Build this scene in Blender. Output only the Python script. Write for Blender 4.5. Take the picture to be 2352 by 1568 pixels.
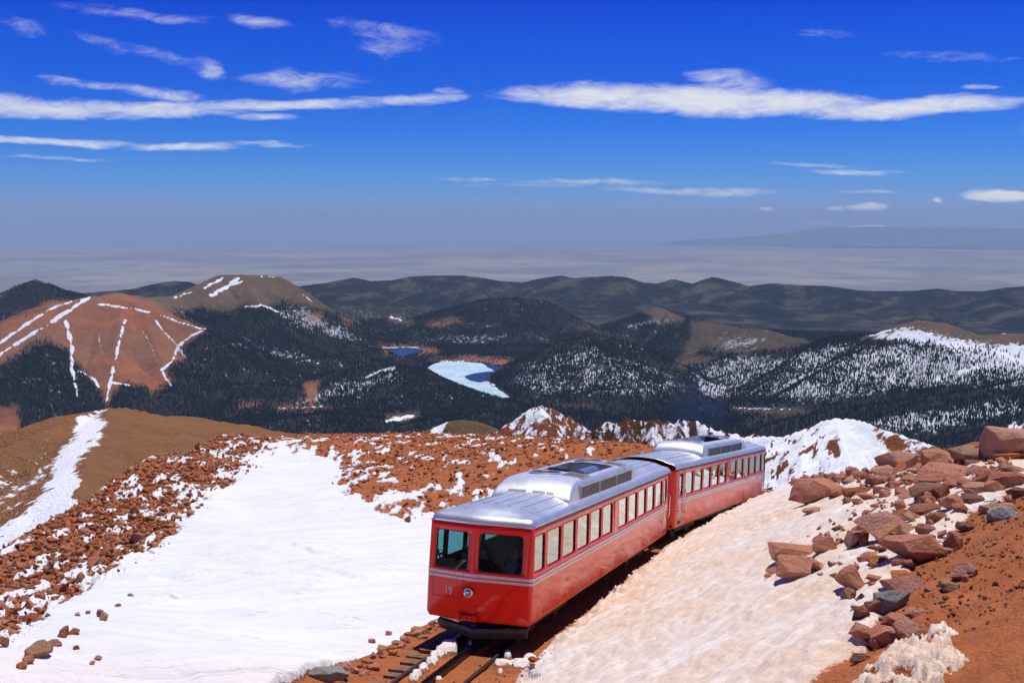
import bpy, bmesh, math, random
import numpy as np
from mathutils import Vector, Matrix
for _o in list(bpy.data.objects): bpy.data.objects.remove(_o)
random.seed(7); rng = np.random.default_rng(7)
SC = bpy.context.scene; COL = SC.collection
# ------------------------------------------------------------------ camera (stands at the origin, looks along +Y, slightly down)
FPX, PITCH = 4200 * 2352 / 3900, 0.1149          # focal length in pixels of a 2352 px wide picture
cam = bpy.data.cameras.new('camera'); cam_o = bpy.data.objects.new('camera', cam); COL.objects.link(cam_o)
cam.sensor_width = 36; cam.lens = 36 * 4200 / 3900; cam.clip_start = 0.5; cam.clip_end = 500000
cam_o.location = (0, 0, 0); cam_o.rotation_euler = (math.pi / 2 - PITCH, 0, 0)
SC.camera = cam_o
# ------------------------------------------------------------------ light and exposure
SUN = Vector((0.14, 0.24, 0.95)).normalized()
sun = bpy.data.lights.new('sun', 'SUN'); sun_o = bpy.data.objects.new('sun', sun); COL.objects.link(sun_o)
sun.energy = 4.1; sun.angle = math.radians(0.53); sun.color = (1, 0.965, 0.91)
sun_o.rotation_euler = SUN.to_track_quat('Z', 'Y').to_euler(); sun_o.location = (0, 0, 60)
vs = SC.view_settings
vs.view_transform = 'Standard'; vs.look = 'None'; vs.exposure = 0.10; vs.gamma = 1; vs.use_curve_mapping = False
SC.cycles.use_denoising = True; SC.cycles.denoising_input_passes = 'RGB_ALBEDO_NORMAL'; SC.cycles.denoising_prefilter = 'ACCURATE'; SC.cycles.adaptive_threshold = .03; SC.cycles.max_bounces = 6; SC.cycles.diffuse_bounces = 2; SC.cycles.glossy_bounces = 4
SC.cycles.transparent_max_bounces = 12; SC.cycles.transmission_bounces = 4; SC.cycles.volume_bounces = 0
SC.cycles.caustics_reflective = False; SC.cycles.caustics_refractive = False

def px2dir(px, py):
    """direction of a point of the picture (2352 x 1568)"""
    a = (px - 1176) / FPX; v = -(py - 784) / FPX
    return np.array([a, math.cos(PITCH) + v * math.sin(PITCH), -math.sin(PITCH) + v * math.cos(PITCH)])
def at(px, py, r):
    """world point at horizontal range r seen there"""
    d = px2dir(px, py); return d * (r / math.hypot(d[0], d[1]))
def to_px(x, y, z):
    d = y * math.cos(PITCH) - z * math.sin(PITCH); v = y * math.sin(PITCH) + z * math.cos(PITCH)
    d = np.where(np.abs(d) < 1e-3, 1e-3, d)
    return 1176 + FPX * x / d, 784 - FPX * v / d

class NT:
    """tiny node-tree writer"""
    def __init__(s, tree): s.t = tree; s.n = tree.nodes; s.l = tree.links
    def new(s, typ, **kw):
        n = s.n.new(typ)
        for k, v in kw.items(): setattr(n, k, v)
        return n
    def put(s, sock, v):
        if v is None: return
        if isinstance(v, bpy.types.NodeSocket): s.l.new(v, sock)
        elif isinstance(v, (tuple, list)):
            sock.default_value = tuple(v) + (1,) if len(v) == 3 and len(sock.default_value) == 4 else v
        else: sock.default_value = v
    def math(s, op, a, b=None, c=None, clamp=False):
        n = s.new('ShaderNodeMath', operation=op, use_clamp=clamp)
        for i, v in enumerate((a, b, c)): s.put(n.inputs[i], v)
        return n.outputs[0]
    def vec(s, op, a, b=None, out=0):
        n = s.new('ShaderNodeVectorMath', operation=op)
        s.put(n.inputs[0], a); s.put(n.inputs[1], b)
        return n.outputs[out]
    def mix(s, f, a, b, blend='MIX'):
        n = s.new('ShaderNodeMix', data_type='RGBA', blend_type=blend)
        s.put(n.inputs['Factor'], f); s.put(n.inputs[6], a); s.put(n.inputs[7], b)
        return n.outputs[2]
    def noise(s, vec, scale, detail=4, rough=0.55, dist=0.0, out='Fac'):
        n = s.new('ShaderNodeTexNoise'); s.put(n.inputs['Vector'], vec)
        n.inputs['Scale'].default_value = scale; n.inputs['Detail'].default_value = detail
        n.inputs['Roughness'].default_value = rough; n.inputs['Distortion'].default_value = dist
        return n.outputs[out]
    def step(s, x, lo, hi, a=0.0, b=1.0):
        n = s.new('ShaderNodeMapRange', interpolation_type='SMOOTHSTEP')
        for i, v in enumerate((x, lo, hi, a, b)): s.put(n.inputs[i], v)
        return n.outputs[0]
    def bump(s, h, strength, dist, normal=None):
        n = s.new('ShaderNodeBump'); s.put(n.inputs['Strength'], strength); s.put(n.inputs['Distance'], dist)
        s.put(n.inputs['Height'], h); s.put(n.inputs['Normal'], normal)
        return n.outputs[0]

# ------------------------------------------------------------------ sky with its clouds (by direction)
W = bpy.data.worlds.new('World'); SC.world = W; W.use_nodes = True
w = NT(W.node_tree); w.n.clear()
sky = w.new('ShaderNodeTexSky', sky_type='NISHITA', sun_disc=False)
sky.sun_elevation = math.asin(SUN.z); sky.sun_rotation = math.atan2(SUN.x, SUN.y)
sky.altitude = 4300; sky.air_density = 0.9; sky.dust_density = 0.2; sky.ozone_density = 6.0
_sv = w.new('ShaderNodeTexCoord').outputs['Generated']; _ss = w.new('ShaderNodeSeparateXYZ'); w.put(_ss.inputs[0], _sv); _sc = w.new('ShaderNodeCombineXYZ'); w.put(_sc.inputs[0], _ss.outputs[0]); w.put(_sc.inputs[1], _ss.outputs[1]); w.put(_sc.inputs[2], w.math('MAXIMUM', _ss.outputs[2], .012)); w.put(sky.inputs[0], w.vec('NORMALIZE', _sc.outputs[0]))
hsv = w.new('ShaderNodeHueSaturation'); w.put(hsv.inputs['Color'], sky.outputs[0])

tc = w.new('ShaderNodeTexCoord').outputs['Generated']
sx = w.new('ShaderNodeSeparateXYZ'); w.put(sx.inputs[0], tc)
az = w.math('ARCTAN2', sx.outputs[0], sx.outputs[1]); el = w.math('ARCSINE', sx.outputs[2])
cv = w.new('ShaderNodeCombineXYZ'); w.put(cv.inputs[0], az); w.put(cv.inputs[1], w.math('MULTIPLY', el, 3.2))
n1 = w.noise(cv.outputs[0], 8, 7, 0.65, 0.6); n2 = w.noise(cv.outputs[0], 30, 8, 0.72, 1.0)
nw = w.noise(cv.outputs[0], 14, 4, 0.55, 0, 'Color')
warp = w.vec('MULTIPLY', w.vec('SUBTRACT', nw, (0.5, 0.5, 0.5)), (0.05, 0.013, 0))
ce = w.new('ShaderNodeCombineXYZ'); w.put(ce.inputs[0], az); w.put(ce.inputs[1], el)
pos = w.vec('ADD', ce.outputs[0], warp)
# x, y, half width, half height (picture pixels), strength, lean
CLOUDS = [(70, 250, 330, 20, 1.15, .02), (330, 247, 250, 17, 1.15, .0), (620, 240, 330, 13, 1.15, .03), (930, 228, 150, 15, .95, .05), (1030, 213, 40, 9, .55, 0),
          (-20, 240, 130, 26, 1.0, 0), (370, 215, 90, 14, .8, -.1), (230, 198, 120, 9, .5, -.04), (605, 268, 85, 9, .75, 0),
          (100, 323, 230, 9, 1.0, -.01), (420, 337, 130, 10, 1.0, .03), (620, 331, 95, 5, .8, 0), (145, 362, 110, 5, .55, 0),
          (690, 188, 130, 19, .72, .02), (660, 183, 45, 24, .55, 0), (610, 52, 75, 15, .72, -.03), (470, 160, 40, 24, .8, -.3), (390, 135, 120, 14, .5, -.28), (240, 100, 50, 14, .45, -.2),
          (300, 32, 150, 11, .4, -.05), (880, 75, 120, 20, .36, -.15), (900, 110, 60, 20, .34, 0), (60, 65, 60, 14, .3, -.2), (130, 185, 50, 6, .5, 0),
          (1420, 222, 290, 31, 1.5, -.02), (1600, 228, 260, 37, 1.6, -.05), (1830, 238, 190, 33, 1.5, -.03), (2080, 250, 250, 23, 1.35, .03), (2210, 238, 90, 20, 1.2, .02), (1290, 217, 150, 16, 1.1, .02),
          (1650, 172, 65, 17, .8, -.05), (1690, 195, 80, 18, .6, -.05), (2330, 232, 70, 10, .8, 0), (2260, 200, 40, 6, .6, 0), (1885, 80, 60, 12, .38, -.1), (2190, 130, 130, 10, .34, -.08),
          (1960, 395, 110, 8, .7, .0), (1860, 380, 110, 5, .55, -.03), (1370, 418, 180, 8, .6, -.01), (1600, 440, 230, 9, .68, -.02), (1250, 427, 200, 4, .4, 0), (2000, 444, 60, 4, .45, 0), (1080, 413, 120, 5, .3, 0),
          (2310, 450, 85, 15, 1.9, -.02), (1985, 480, 46, 12, 2.0, 0), (1920, 482, 24, 8, 1.6, 0), (1890, 514, 58, 7, 1.7, -.01), (1755, 479, 16, 6, 1.5, 0), (2170, 461, 16, 6, 1.4, 0),
          (-500, 300, 300, 20, 1.0, 0), (-900, 180, 300, 26, .9, 0), (2900, 280, 400, 28, 1.1, 0), (3500, 200, 350, 24, .9, 0)]
acc = None
for (x, y, hw, hh, st, lean) in CLOUDS:
    d = px2dir(x, y); a0 = math.atan2(d[0], d[1]); e0 = math.atan2(d[2], math.hypot(d[0], d[1]))
    st = st * (.82 if y < 195 else 1)
    v = w.vec('SUBTRACT', pos, (a0, e0, 0))
    m = w.vec('MULTIPLY', v, (FPX / hw, FPX / hh, 0))
    if abs(lean) > .004:
        sp = w.new('ShaderNodeSeparateXYZ'); w.put(sp.inputs[0], m); cc = w.new('ShaderNodeCombineXYZ')
        w.put(cc.inputs[0], sp.outputs[0]); w.put(cc.inputs[1], w.math('MULTIPLY_ADD', sp.outputs[0], -lean * hw / hh, sp.outputs[1])); m = cc.outputs[0]
    q = w.vec('DOT_PRODUCT', m, m, out=1)
    q = w.math('MULTIPLY_ADD', q, -st, st)
    acc = q if acc is None else w.math('SMOOTH_MAX', acc, q, 0.12)
det = w.math('ADD', w.math('MULTIPLY', w.math('SUBTRACT', n1, 0.5), 1.3), w.math('MULTIPLY', w.math('SUBTRACT', n2, 0.5), 2.3))
dens = w.step(w.math('ADD', acc, det), -0.25, 1.8)
dens = w.math('MULTIPLY', dens, w.step(acc, -0.6, 0.35))
cirr = w.math('MULTIPLY', w.step(w.math('ADD', n1, w.math('MULTIPLY', n2, 0.4)), 0.86, 1.15), w.step(el, 0.06, 0.16, 0, 0.16))
dens = w.math('MAXIMUM', dens, cirr)
# tint of the clear sky by elevation: deep polarised blue above, pale near the horizon
TINT = [(-0.04, (0.50, 0.47, 0.63)), (0.001, (0.41, 0.43, 0.645)), (0.0159, (0.30, 0.44, 0.735)), (0.0354, (0.238, 0.467, 0.818)), (0.0547, (0.174, 0.448, 0.896)), (0.0739, (0.116, 0.416, 0.97)), (0.1116, (0.056, 0.334, 1.063)), (0.149, (0.038, 0.302, 1.138)), (0.1845, (0.027, 0.221, 1.133)), (0.36, (0.027, 0.221, 1.133))]
bg = w.new('ShaderNodeBackground')
SKY_STRENGTH = 0.105
ramp = w.new('ShaderNodeValToRGB'); w.put(ramp.inputs[0], w.math('MULTIPLY_ADD', el, 2.5, 0.1)); cr = ramp.color_ramp; cr.elements[1].position = 1.0; cr.elements[0].position = 0
for k, (e_, c_) in enumerate(TINT):
    q_ = cr.elements[0] if k == 0 else cr.elements[-1] if k == len(TINT) - 1 else cr.elements.new(e_ * 2.5 + .1); q_.color = (*[x / 4 for x in c_], 1)
skycol = w.mix(1.0, w.mix(1.0, hsv.outputs[0], ramp.outputs[0], 'MULTIPLY'), (4, 4, 4), 'MULTIPLY')
w.put(bg.inputs['Color'], w.mix(w.math('MULTIPLY', dens, 0.9), skycol, tuple(c / SKY_STRENGTH for c in (0.80, 0.80, 0.79))))
bg.inputs['Strength'].default_value = SKY_STRENGTH
wo = w.new('ShaderNodeOutputWorld'); w.l.new(bg.outputs[0], wo.inputs[0])
W.cycles.sampling_method = 'MANUAL'; W.cycles.sample_map_resolution = 512
# ------------------------------------------------------------------ helpers
def tag(o, label=None, cat=None, group=None, kind=None):
    if label: o['label'] = label
    if cat: o['category'] = cat
    if group: o['group'] = group
    if kind: o['kind'] = kind
    return o
def link(name, me, mats=None, parent=None, smooth=False):
    o = bpy.data.objects.new(name, me); COL.objects.link(o)
    if parent: o.parent = parent
    if mats is not None and len(me.materials) == 0:
        for m in (mats if isinstance(mats, (list, tuple)) else [mats]): me.materials.append(m)
    if smooth: me.shade_smooth()
    return o
def empty(name, mw=None, loc=(0, 0, 0)):
    o = bpy.data.objects.new(name, None); COL.objects.link(o); o.empty_display_size = .2
    if mw is not None: o.matrix_world = mw
    else: o.location = loc
    return o
class MB:
    """collects vertices and faces of ONE mesh"""
    def __init__(s): s.v = []; s.f = []; s.mi = []
    def add(s, vs_, fs, mi=0):
        b = len(s.v); s.v += [tuple(v) for v in vs_]; s.f += [tuple(i + b for i in f) for f in fs]; s.mi += [mi] * len(fs); return s
    def box(s, x0, x1, y0, y1, z0, z1, mi=0, M=None):
        vs_ = [(x, y, z) for x in (x0, x1) for y in (y0, y1) for z in (z0, z1)]
        if M is not None: vs_ = [tuple(M @ Vector(v)) for v in vs_]
        return s.add(vs_, [(0, 1, 3, 2), (4, 6, 7, 5), (0, 4, 5, 1), (2, 3, 7, 6), (0, 2, 6, 4), (1, 5, 7, 3)], mi)
    def tube(s, pts, rad, n=8, mi=0, cap=True):
        pts = [Vector(p) for p in pts]; rings = []
        rad = rad if isinstance(rad, (list, tuple)) else [rad] * len(pts)
        up = Vector((0, 0, 1))
        for i, p in enumerate(pts):
            t = (pts[min(i + 1, len(pts) - 1)] - pts[max(i - 1, 0)]).normalized()
            a = t.cross(up)
            if a.length < .1: a = t.cross(Vector((0, 1, 0)))
            a.normalize(); b = a.cross(t)
            rings.append([p + (a * math.cos(k * 2 * math.pi / n) + b * math.sin(k * 2 * math.pi / n)) * rad[i] for k in range(n)])
        base = len(s.v)
        fs = [(i * n + k, i * n + (k + 1) % n, (i + 1) * n + (k + 1) % n, (i + 1) * n + k) for i in range(len(pts) - 1) for k in range(n)]
        if cap: fs += [tuple(range(n))[::-1], tuple((len(pts) - 1) * n + k for k in range(n))]
        return s.add([v for r in rings for v in r], fs, mi)
    def disc(s, c, axis, r, n=20, mi=0, r0=None):
        c = Vector(c); ax = Vector(axis).normalized(); a = ax.orthogonal().normalized(); b = ax.cross(a)
        ring = lambda q: [c + (a * math.cos(k * 2 * math.pi / n) + b * math.sin(k * 2 * math.pi / n)) * q for k in range(n)]
        if r0 is None: return s.add(ring(r), [tuple(range(n))], mi)
        return s.add(ring(r) + ring(r0), [(k, (k + 1) % n, n + (k + 1) % n, n + k) for k in range(n)], mi)
    def mesh(s, name='mesh', weld=0, recalc=True):
        me = bpy.data.meshes.new(name); me.from_pydata(s.v, [], s.f)
        me.polygons.foreach_set('material_index', s.mi)
        if weld or recalc:
            bm = bmesh.new(); bm.from_mesh(me)
            if weld: bmesh.ops.remove_doubles(bm, verts=bm.verts, dist=weld)
            if recalc: bmesh.ops.recalc_face_normals(bm, faces=bm.faces)
            bm.to_mesh(me); bm.free()
        me.update(); return me
    def obj(s, name, mats, parent=None, smooth=False, weld=0, recalc=True, bevel=0, auto=None):
        me = s.mesh(name, weld, recalc); o = link(name, me, mats, parent, smooth)
        if auto is not None: me.shade_smooth(); me.set_sharp_from_angle(angle=math.radians(auto))
        if bevel:
            m = o.modifiers.new('bevel', 'BEVEL'); m.width = bevel; m.segments = 2; m.limit_method = 'ANGLE'
        return o

def grid_mesh(name, X, Y, Z, attrs=None, smooth=True):
    """one sheet from 2-D arrays"""
    h, wd = X.shape; n = h * wd
    me = bpy.data.meshes.new(name); me.vertices.add(n)
    me.vertices.foreach_set('co', np.stack([X, Y, Z], -1).astype(np.float32).ravel())
    idx = np.arange(n).reshape(h, wd)
    q = np.stack([idx[:-1, :-1], idx[:-1, 1:], idx[1:, 1:], idx[1:, :-1]], -1).reshape(-1, 4)
    me.loops.add(q.size); me.loops.foreach_set('vertex_index', q.ravel().astype(np.int32))
    me.polygons.add(len(q)); me.polygons.foreach_set('loop_start', np.arange(0, q.size, 4, dtype=np.int32))
    me.update(calc_edges=True)
    for k, a in (attrs or {}).items():
        t = me.attributes.new(k, 'FLOAT', 'POINT'); t.data.foreach_set('value', a.astype(np.float32).ravel())
    if smooth: me.shade_smooth()
    return me
def tri_mesh(name, V, F, attrs=None):
    me = bpy.data.meshes.new(name); me.vertices.add(len(V)); me.vertices.foreach_set('co', V.astype(np.float32).ravel())
    me.loops.add(F.size); me.loops.foreach_set('vertex_index', F.astype(np.int32).ravel())
    me.polygons.add(len(F)); me.polygons.foreach_set('loop_start', np.arange(0, F.size, 3, dtype=np.int32)); me.update(calc_edges=True)
    for k, a in (attrs or {}).items():
        t = me.attributes.new(k, 'FLOAT', 'POINT'); t.data.foreach_set('value', a.astype(np.float32).ravel())
    return me

def _h(ix, iy, seed):
    n = (ix.astype(np.int64) * 374761393 + iy.astype(np.int64) * 668265263 + seed * 1442695041) & 0xffffffff
    n = ((n ^ (n >> 13)) * 1274126177) & 0xffffffff
    return ((n ^ (n >> 16)) & 0xffff) / 65535.0
def vnoise(x, y, seed=0):
    ix = np.floor(x); iy = np.floor(y); fx = x - ix; fy = y - iy
    ux = fx * fx * fx * (fx * (fx * 6 - 15) + 10); uy = fy * fy * fy * (fy * (fy * 6 - 15) + 10)
    a = _h(ix, iy, seed); b = _h(ix + 1, iy, seed); c = _h(ix, iy + 1, seed); d = _h(ix + 1, iy + 1, seed)
    return (a * (1 - ux) + b * ux) * (1 - uy) + (c * (1 - ux) + d * ux) * uy
def fbm(x, y, oct=4, seed=0, gain=.5):
    s = 0; a = 1; t = 0
    for i in range(oct):
        s = s + a * (vnoise(x, y, seed + i * 17) - .5) * 2; t += a; a *= gain; x, y = x * 1.93 + y * .51 + 7.7, y * 1.93 - x * .51 + 3.1
    return s / t
def ridged(x, y, oct=4, seed=0):
    s = 0; a = 1; t = 0
    for i in range(oct):
        s = s + a * (1 - np.abs(vnoise(x, y, seed + i * 13) * 2 - 1)); t += a; a *= .5; x, y = x * 1.9 + y * .6 + 5.2, y * 1.9 - x * .6 + 1.3
    return s / t
def sstep(x, a, b):
    t = np.clip((x - a) / (b - a), 0, 1); return t * t * (3 - 2 * t)
def in_poly(px, py, poly):
    r = np.zeros(px.shape, bool); n = len(poly)
    for i in range(n):
        x1, y1 = poly[i]; x2, y2 = poly[(i + 1) % n]
        if y1 == y2: continue
        c = ((y1 > py) != (y2 > py)) & (px < (x2 - x1) * (py - y1) / (y2 - y1) + x1); r ^= c
    return r
def seg_dist(x, y, p):
    """distance to a polyline of (x, y) and the parameter index along it"""
    best = np.full(x.shape, 1e18); par = np.zeros(x.shape)
    for i in range(len(p) - 1):
        ax, ay = p[i][0], p[i][1]; dx, dy = p[i + 1][0] - ax, p[i + 1][1] - ay
        L = dx * dx + dy * dy + 1e-9
        t = np.clip(((x - ax) * dx + (y - ay) * dy) / L, 0, 1)
        d = (x - ax - t * dx) ** 2 + (y - ay - t * dy) ** 2
        m = d < best; best = np.where(m, d, best); par = np.where(m, i + t, par)
    return np.sqrt(best), par
def soft_poly(px, py, poly, e):
    """1 inside, fading over e pixels"""
    xs = [p[0] for p in poly]; ys = [p[1] for p in poly]; out = np.zeros(px.shape)
    sel = (px > min(xs) - e) & (px < max(xs) + e) & (py > min(ys) - e) & (py < max(ys) + e)
    if not sel.any(): return out
    qx, qy = px[sel], py[sel]; d, _ = seg_dist(qx, qy, list(poly) + [poly[0]])
    out[sel] = np.clip(np.where(in_poly(qx, qy, poly), d, -d) / e * .5 + .5, 0, 1); return out

def material(name):
    m = bpy.data.materials.new(name); m.use_nodes = True; t = NT(m.node_tree)
    b = m.node_tree.nodes['Principled BSDF']; return m, t, b
def simple(name, col, rough=.5, metal=0, coat=0, spec=None, var=0.0, scale=6, bump=0.0, bdist=.01, bscale=None, col2=None, emit=None):
    """procedural material: base colour broken up by noise, optional fine relief"""
    m, t, b = material(name); co = t.new('ShaderNodeTexCoord').outputs['Object']
    if var or col2:
        c2 = col2 or tuple(max(0, c * (1 - var)) for c in col)
        t.put(b.inputs['Base Color'], t.mix(t.step(t.noise(co, scale, 5, .6), .3, .7), col, c2))
    else: t.put(b.inputs['Base Color'], col)
    t.put(b.inputs['Roughness'], t.step(t.noise(co, scale * 2.3, 3), .2, .8, max(0, rough * .85), min(1, rough * 1.12)))
    b.inputs['Metallic'].default_value = metal; b.inputs['Coat Weight'].default_value = coat; b.inputs['Coat Roughness'].default_value = .04
    if spec is not None: b.inputs['Specular IOR Level'].default_value = spec
    if bump: t.put(b.inputs['Normal'], t.bump(t.noise(co, bscale or scale * 3, 5, .6), bump, bdist))
    return m
# ------------------------------------------------------------------ far mountains: crest lines in (picture x, picture y, range in metres)
CREST = [
 # left red mountain, its shoulders and spurs
 dict(p=[(-420, 900, 6100), (-150, 815, 6350), (0, 762, 6500), (60, 730, 6600), (130, 702, 6700), (205, 681, 6850), (240, 678, 6900), (290, 690, 6850), (330, 704, 6750), (400, 730, 6620), (470, 756, 6500), (520, 800, 6350)], s=.50, n=80),
 dict(p=[(285, 690, 6850), (275, 740, 6500), (262, 800, 6250)], s=.50, n=30),
 dict(p=[(330, 704, 6750), (345, 760, 6420), (372, 830, 6150)], s=.50, n=30),
 dict(p=[(170, 692, 6800), (130, 760, 6450), (95, 830, 6150)], s=.5, n=30),
 dict(p=[(-200, 800, 7300), (-20, 745, 7300), (60, 712, 7350), (180, 686, 7250), (230, 680, 7200), (270, 672, 7400), (330, 682, 7700), (390, 690, 8000)], s=.42, n=50),
 # brown peak with the summit snow
 dict(p=[(330, 683, 7750), (395, 679, 8100), (450, 655, 8300), (500, 632, 8500), (530, 630, 8500), (620, 632, 8550), (645, 636, 8500), (690, 660, 8450), (740, 696, 8350), (800, 732, 8250), (850, 772, 8150), (880, 800, 8050)], s=.46, n=70),
 dict(p=[(560, 640, 8500), (590, 690, 8050), (640, 760, 7600), (700, 815, 7200)], s=.40, n=40),
 dict(p=[(500, 640, 8450), (470, 700, 7900), (520, 770, 7300), (600, 815, 6900)], s=.38, n=40),
 dict(p=[(400, 700, 7700), (440, 760, 7100), (470, 800, 6800)], s=.36, n=30),
 # dark peak at the left edge and the ridge behind
 dict(p=[(-300, 720, 9800), (-80, 695, 9700), (0, 674, 9600), (40, 656, 9600), (82, 643, 9600), (110, 651, 9600), (150, 667, 9700), (200, 678, 9900), (260, 690, 10000)], s=.42, n=70),
 dict(p=[(150, 676, 13000), (255, 668, 13000), (300, 664, 13000), (345, 654, 13000), (375, 648, 13000), (400, 645, 13000), (435, 647, 13000), (460, 656, 13000), (520, 672, 13000)], s=.35, n=60),
 # far range
 dict(p=[(520, 680, 14200), (640, 664, 14200), (690, 656, 14200), (740, 650, 14200), (790, 641, 14200), (815, 637, 14200), (850, 645, 14300), (900, 643, 14300), (945, 634, 14400), (1000, 632, 14400), (1060, 632, 14400), (1100, 636, 14400), (1150, 645, 14400), (1200, 648, 14400), (1250, 637, 14300), (1290, 632, 14200), (1320, 638, 14200), (1345, 635, 14200), (1400, 633, 14200), (1440, 636, 14100), (1480, 648, 14100), (1510, 650, 14100), (1546, 640, 14100), (1590, 651, 14000), (1608, 644, 14000), (1640, 635, 13900), (1680, 645, 13900), (1720, 656, 13800), (1770, 650, 13800), (1850, 655, 13700), (1900, 656, 13700), (1960, 664, 13700)], s=.30, n=150),
 dict(p=[(1900, 662, 14800), (2000, 668, 14800), (2060, 668, 14800), (2100, 667, 14700), (2150, 662, 14600), (2200, 668, 14600), (2260, 668, 14500), (2310, 660, 14500), (2352, 657, 14500), (2450, 664, 14500), (2600, 650, 14500)], s=.30, n=130),
 dict(p=[(1000, 660, 12600), (1100, 672, 11900), (1180, 700, 11000)], s=.28, n=120),
 dict(p=[(1300, 655, 12900), (1390, 676, 12200), (1480, 700, 11400), (1560, 715, 10800)], s=.28, n=120),
 dict(p=[(1660, 660, 12900), (1720, 684, 12100), (1800, 712, 11200)], s=.28, n=120),
 dict(p=[(1950, 676, 13000), (2030, 700, 12000), (2140, 712, 11200)], s=.28, n=120),
 dict(p=[(2260, 684, 12800), (2300, 700, 11900), (2400, 720, 11000)], s=.28, n=120),
 dict(p=[(700, 668, 12500), (790, 676, 11800), (900, 690, 11000)], s=.26, n=70),
 # forested hills about the lakes
 dict(p=[(740, 684, 10400), (800, 690, 10300), (880, 697, 10200), (960, 716, 10000), (1030, 722, 9900)], s=.33, n=60),
 dict(p=[(980, 720, 9800), (1060, 700, 9700), (1110, 688, 9600), (1190, 684, 9600), (1260, 694, 9600), (1285, 706, 9550), (1312, 726, 9500), (1340, 752, 9400)], s=.38, n=60),
 dict(p=[(905, 768, 8950), (960, 747, 8900), (1050, 735, 8900), (1150, 741, 8900), (1230, 752, 8850), (1300, 774, 8750)], s=.36, n=50),
 dict(p=[(1330, 765, 8800), (1400, 742, 8800), (1440, 730, 8800), (1485, 714, 8800), (1508, 705, 8800), (1540, 716, 8800), (1565, 728, 8700), (1600, 731, 8600), (1640, 741, 8500), (1700, 753, 8400), (1760, 756, 8300), (1800, 768, 8200), (1850, 782, 8100)], s=.40, n=50),
 dict(p=[(1118, 886, 6150), (1165, 852, 6300), (1200, 829, 6400), (1240, 806, 6450), (1290, 785, 6500), (1350, 772, 6500), (1400, 776, 6500), (1450, 790, 6500), (1510, 812, 6450), (1560, 836, 6400), (1620, 872, 6300)], s=.40, n=45),
 dict(p=[(1350, 772, 6500), (1400, 830, 6100), (1440, 890, 5750)], s=.36, n=35),
 # right long ridge with the tan summit
 dict(p=[(1560, 818, 7000), (1640, 803, 6850), (1700, 794, 6700), (1790, 792, 6550), (1850, 790, 6450), (1900, 776, 6350), (1960, 771, 6250), (2010, 768, 6150), (2060, 746, 6050), (2110, 735, 6000), (2170, 741, 6000), (2215, 757, 5950), (2250, 769, 5950), (2300, 766, 5900), (2352, 765, 5900), (2600, 745, 5900)], s=.40, n=50),
 dict(p=[(2450, 845, 5250), (2352, 872, 5150), (2250, 893, 5100), (2130, 912, 5060), (2000, 931, 5030), (1900, 948, 5030), (1800, 965, 5030)], s=.34, n=35),
 dict(p=[(2500, 930, 4300), (2352, 962, 4250), (2250, 985, 4230), (2150, 1010, 4220)], s=.4, n=25),
 # forested rises in front of the lake
 dict(p=[(600, 915, 6150), (680, 888, 6100), (760, 858, 6150), (850, 839, 6200), (920, 840, 6150), (985, 856, 6050), (1040, 880, 5950), (1100, 902, 5850), (1165, 918, 5780)], s=.34, n=30),
 dict(p=[(470, 870, 6800), (560, 838, 6900), (690, 827, 7100), (780, 815, 7300), (850, 806, 7500), (890, 812, 7500)], s=.30, n=35),
 dict(p=[(430, 905, 6000), (520, 885, 6000), (620, 880, 6050), (700, 890, 6000)], s=.3, n=25),
 dict(p=[(560, 985, 5050), (650, 962, 5050), (760, 948, 5080), (860, 960, 5050)], s=.3, n=25),
 dict(p=[(880, 985, 5000), (1000, 962, 5050), (1120, 945, 5120), (1250, 948, 5120), (1400, 962, 5080)], s=.3, n=25),
]
LAKE1 = [(982, 844), (996, 836), (1011, 831), (1035, 829.5), (1058, 830.5), (1085, 832), (1111, 834.5), (1135, 838), (1151, 843), (1140, 851), (1126, 859), (1119, 868), (1118, 876), (1133, 889), (1154, 900), (1169, 911.5), (1152, 914), (1136, 912), (1100, 899), (1047, 879), (1007, 860)]
LAKE2 = [(880, 801), (905, 799), (932, 797.5), (955, 799), (972, 803), (968, 808), (948, 812), (932, 815), (925, 820), (903, 816), (908, 810), (893, 807)]
ZL1, ZL2 = -1000.0, -990.0
def on_plane(px, py, z):
    d = px2dir(px, py); return d * (z / d[2])
def ring_xy(poly, z): return [tuple(on_plane(x, y, z)[:2]) for x, y in poly]

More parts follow.
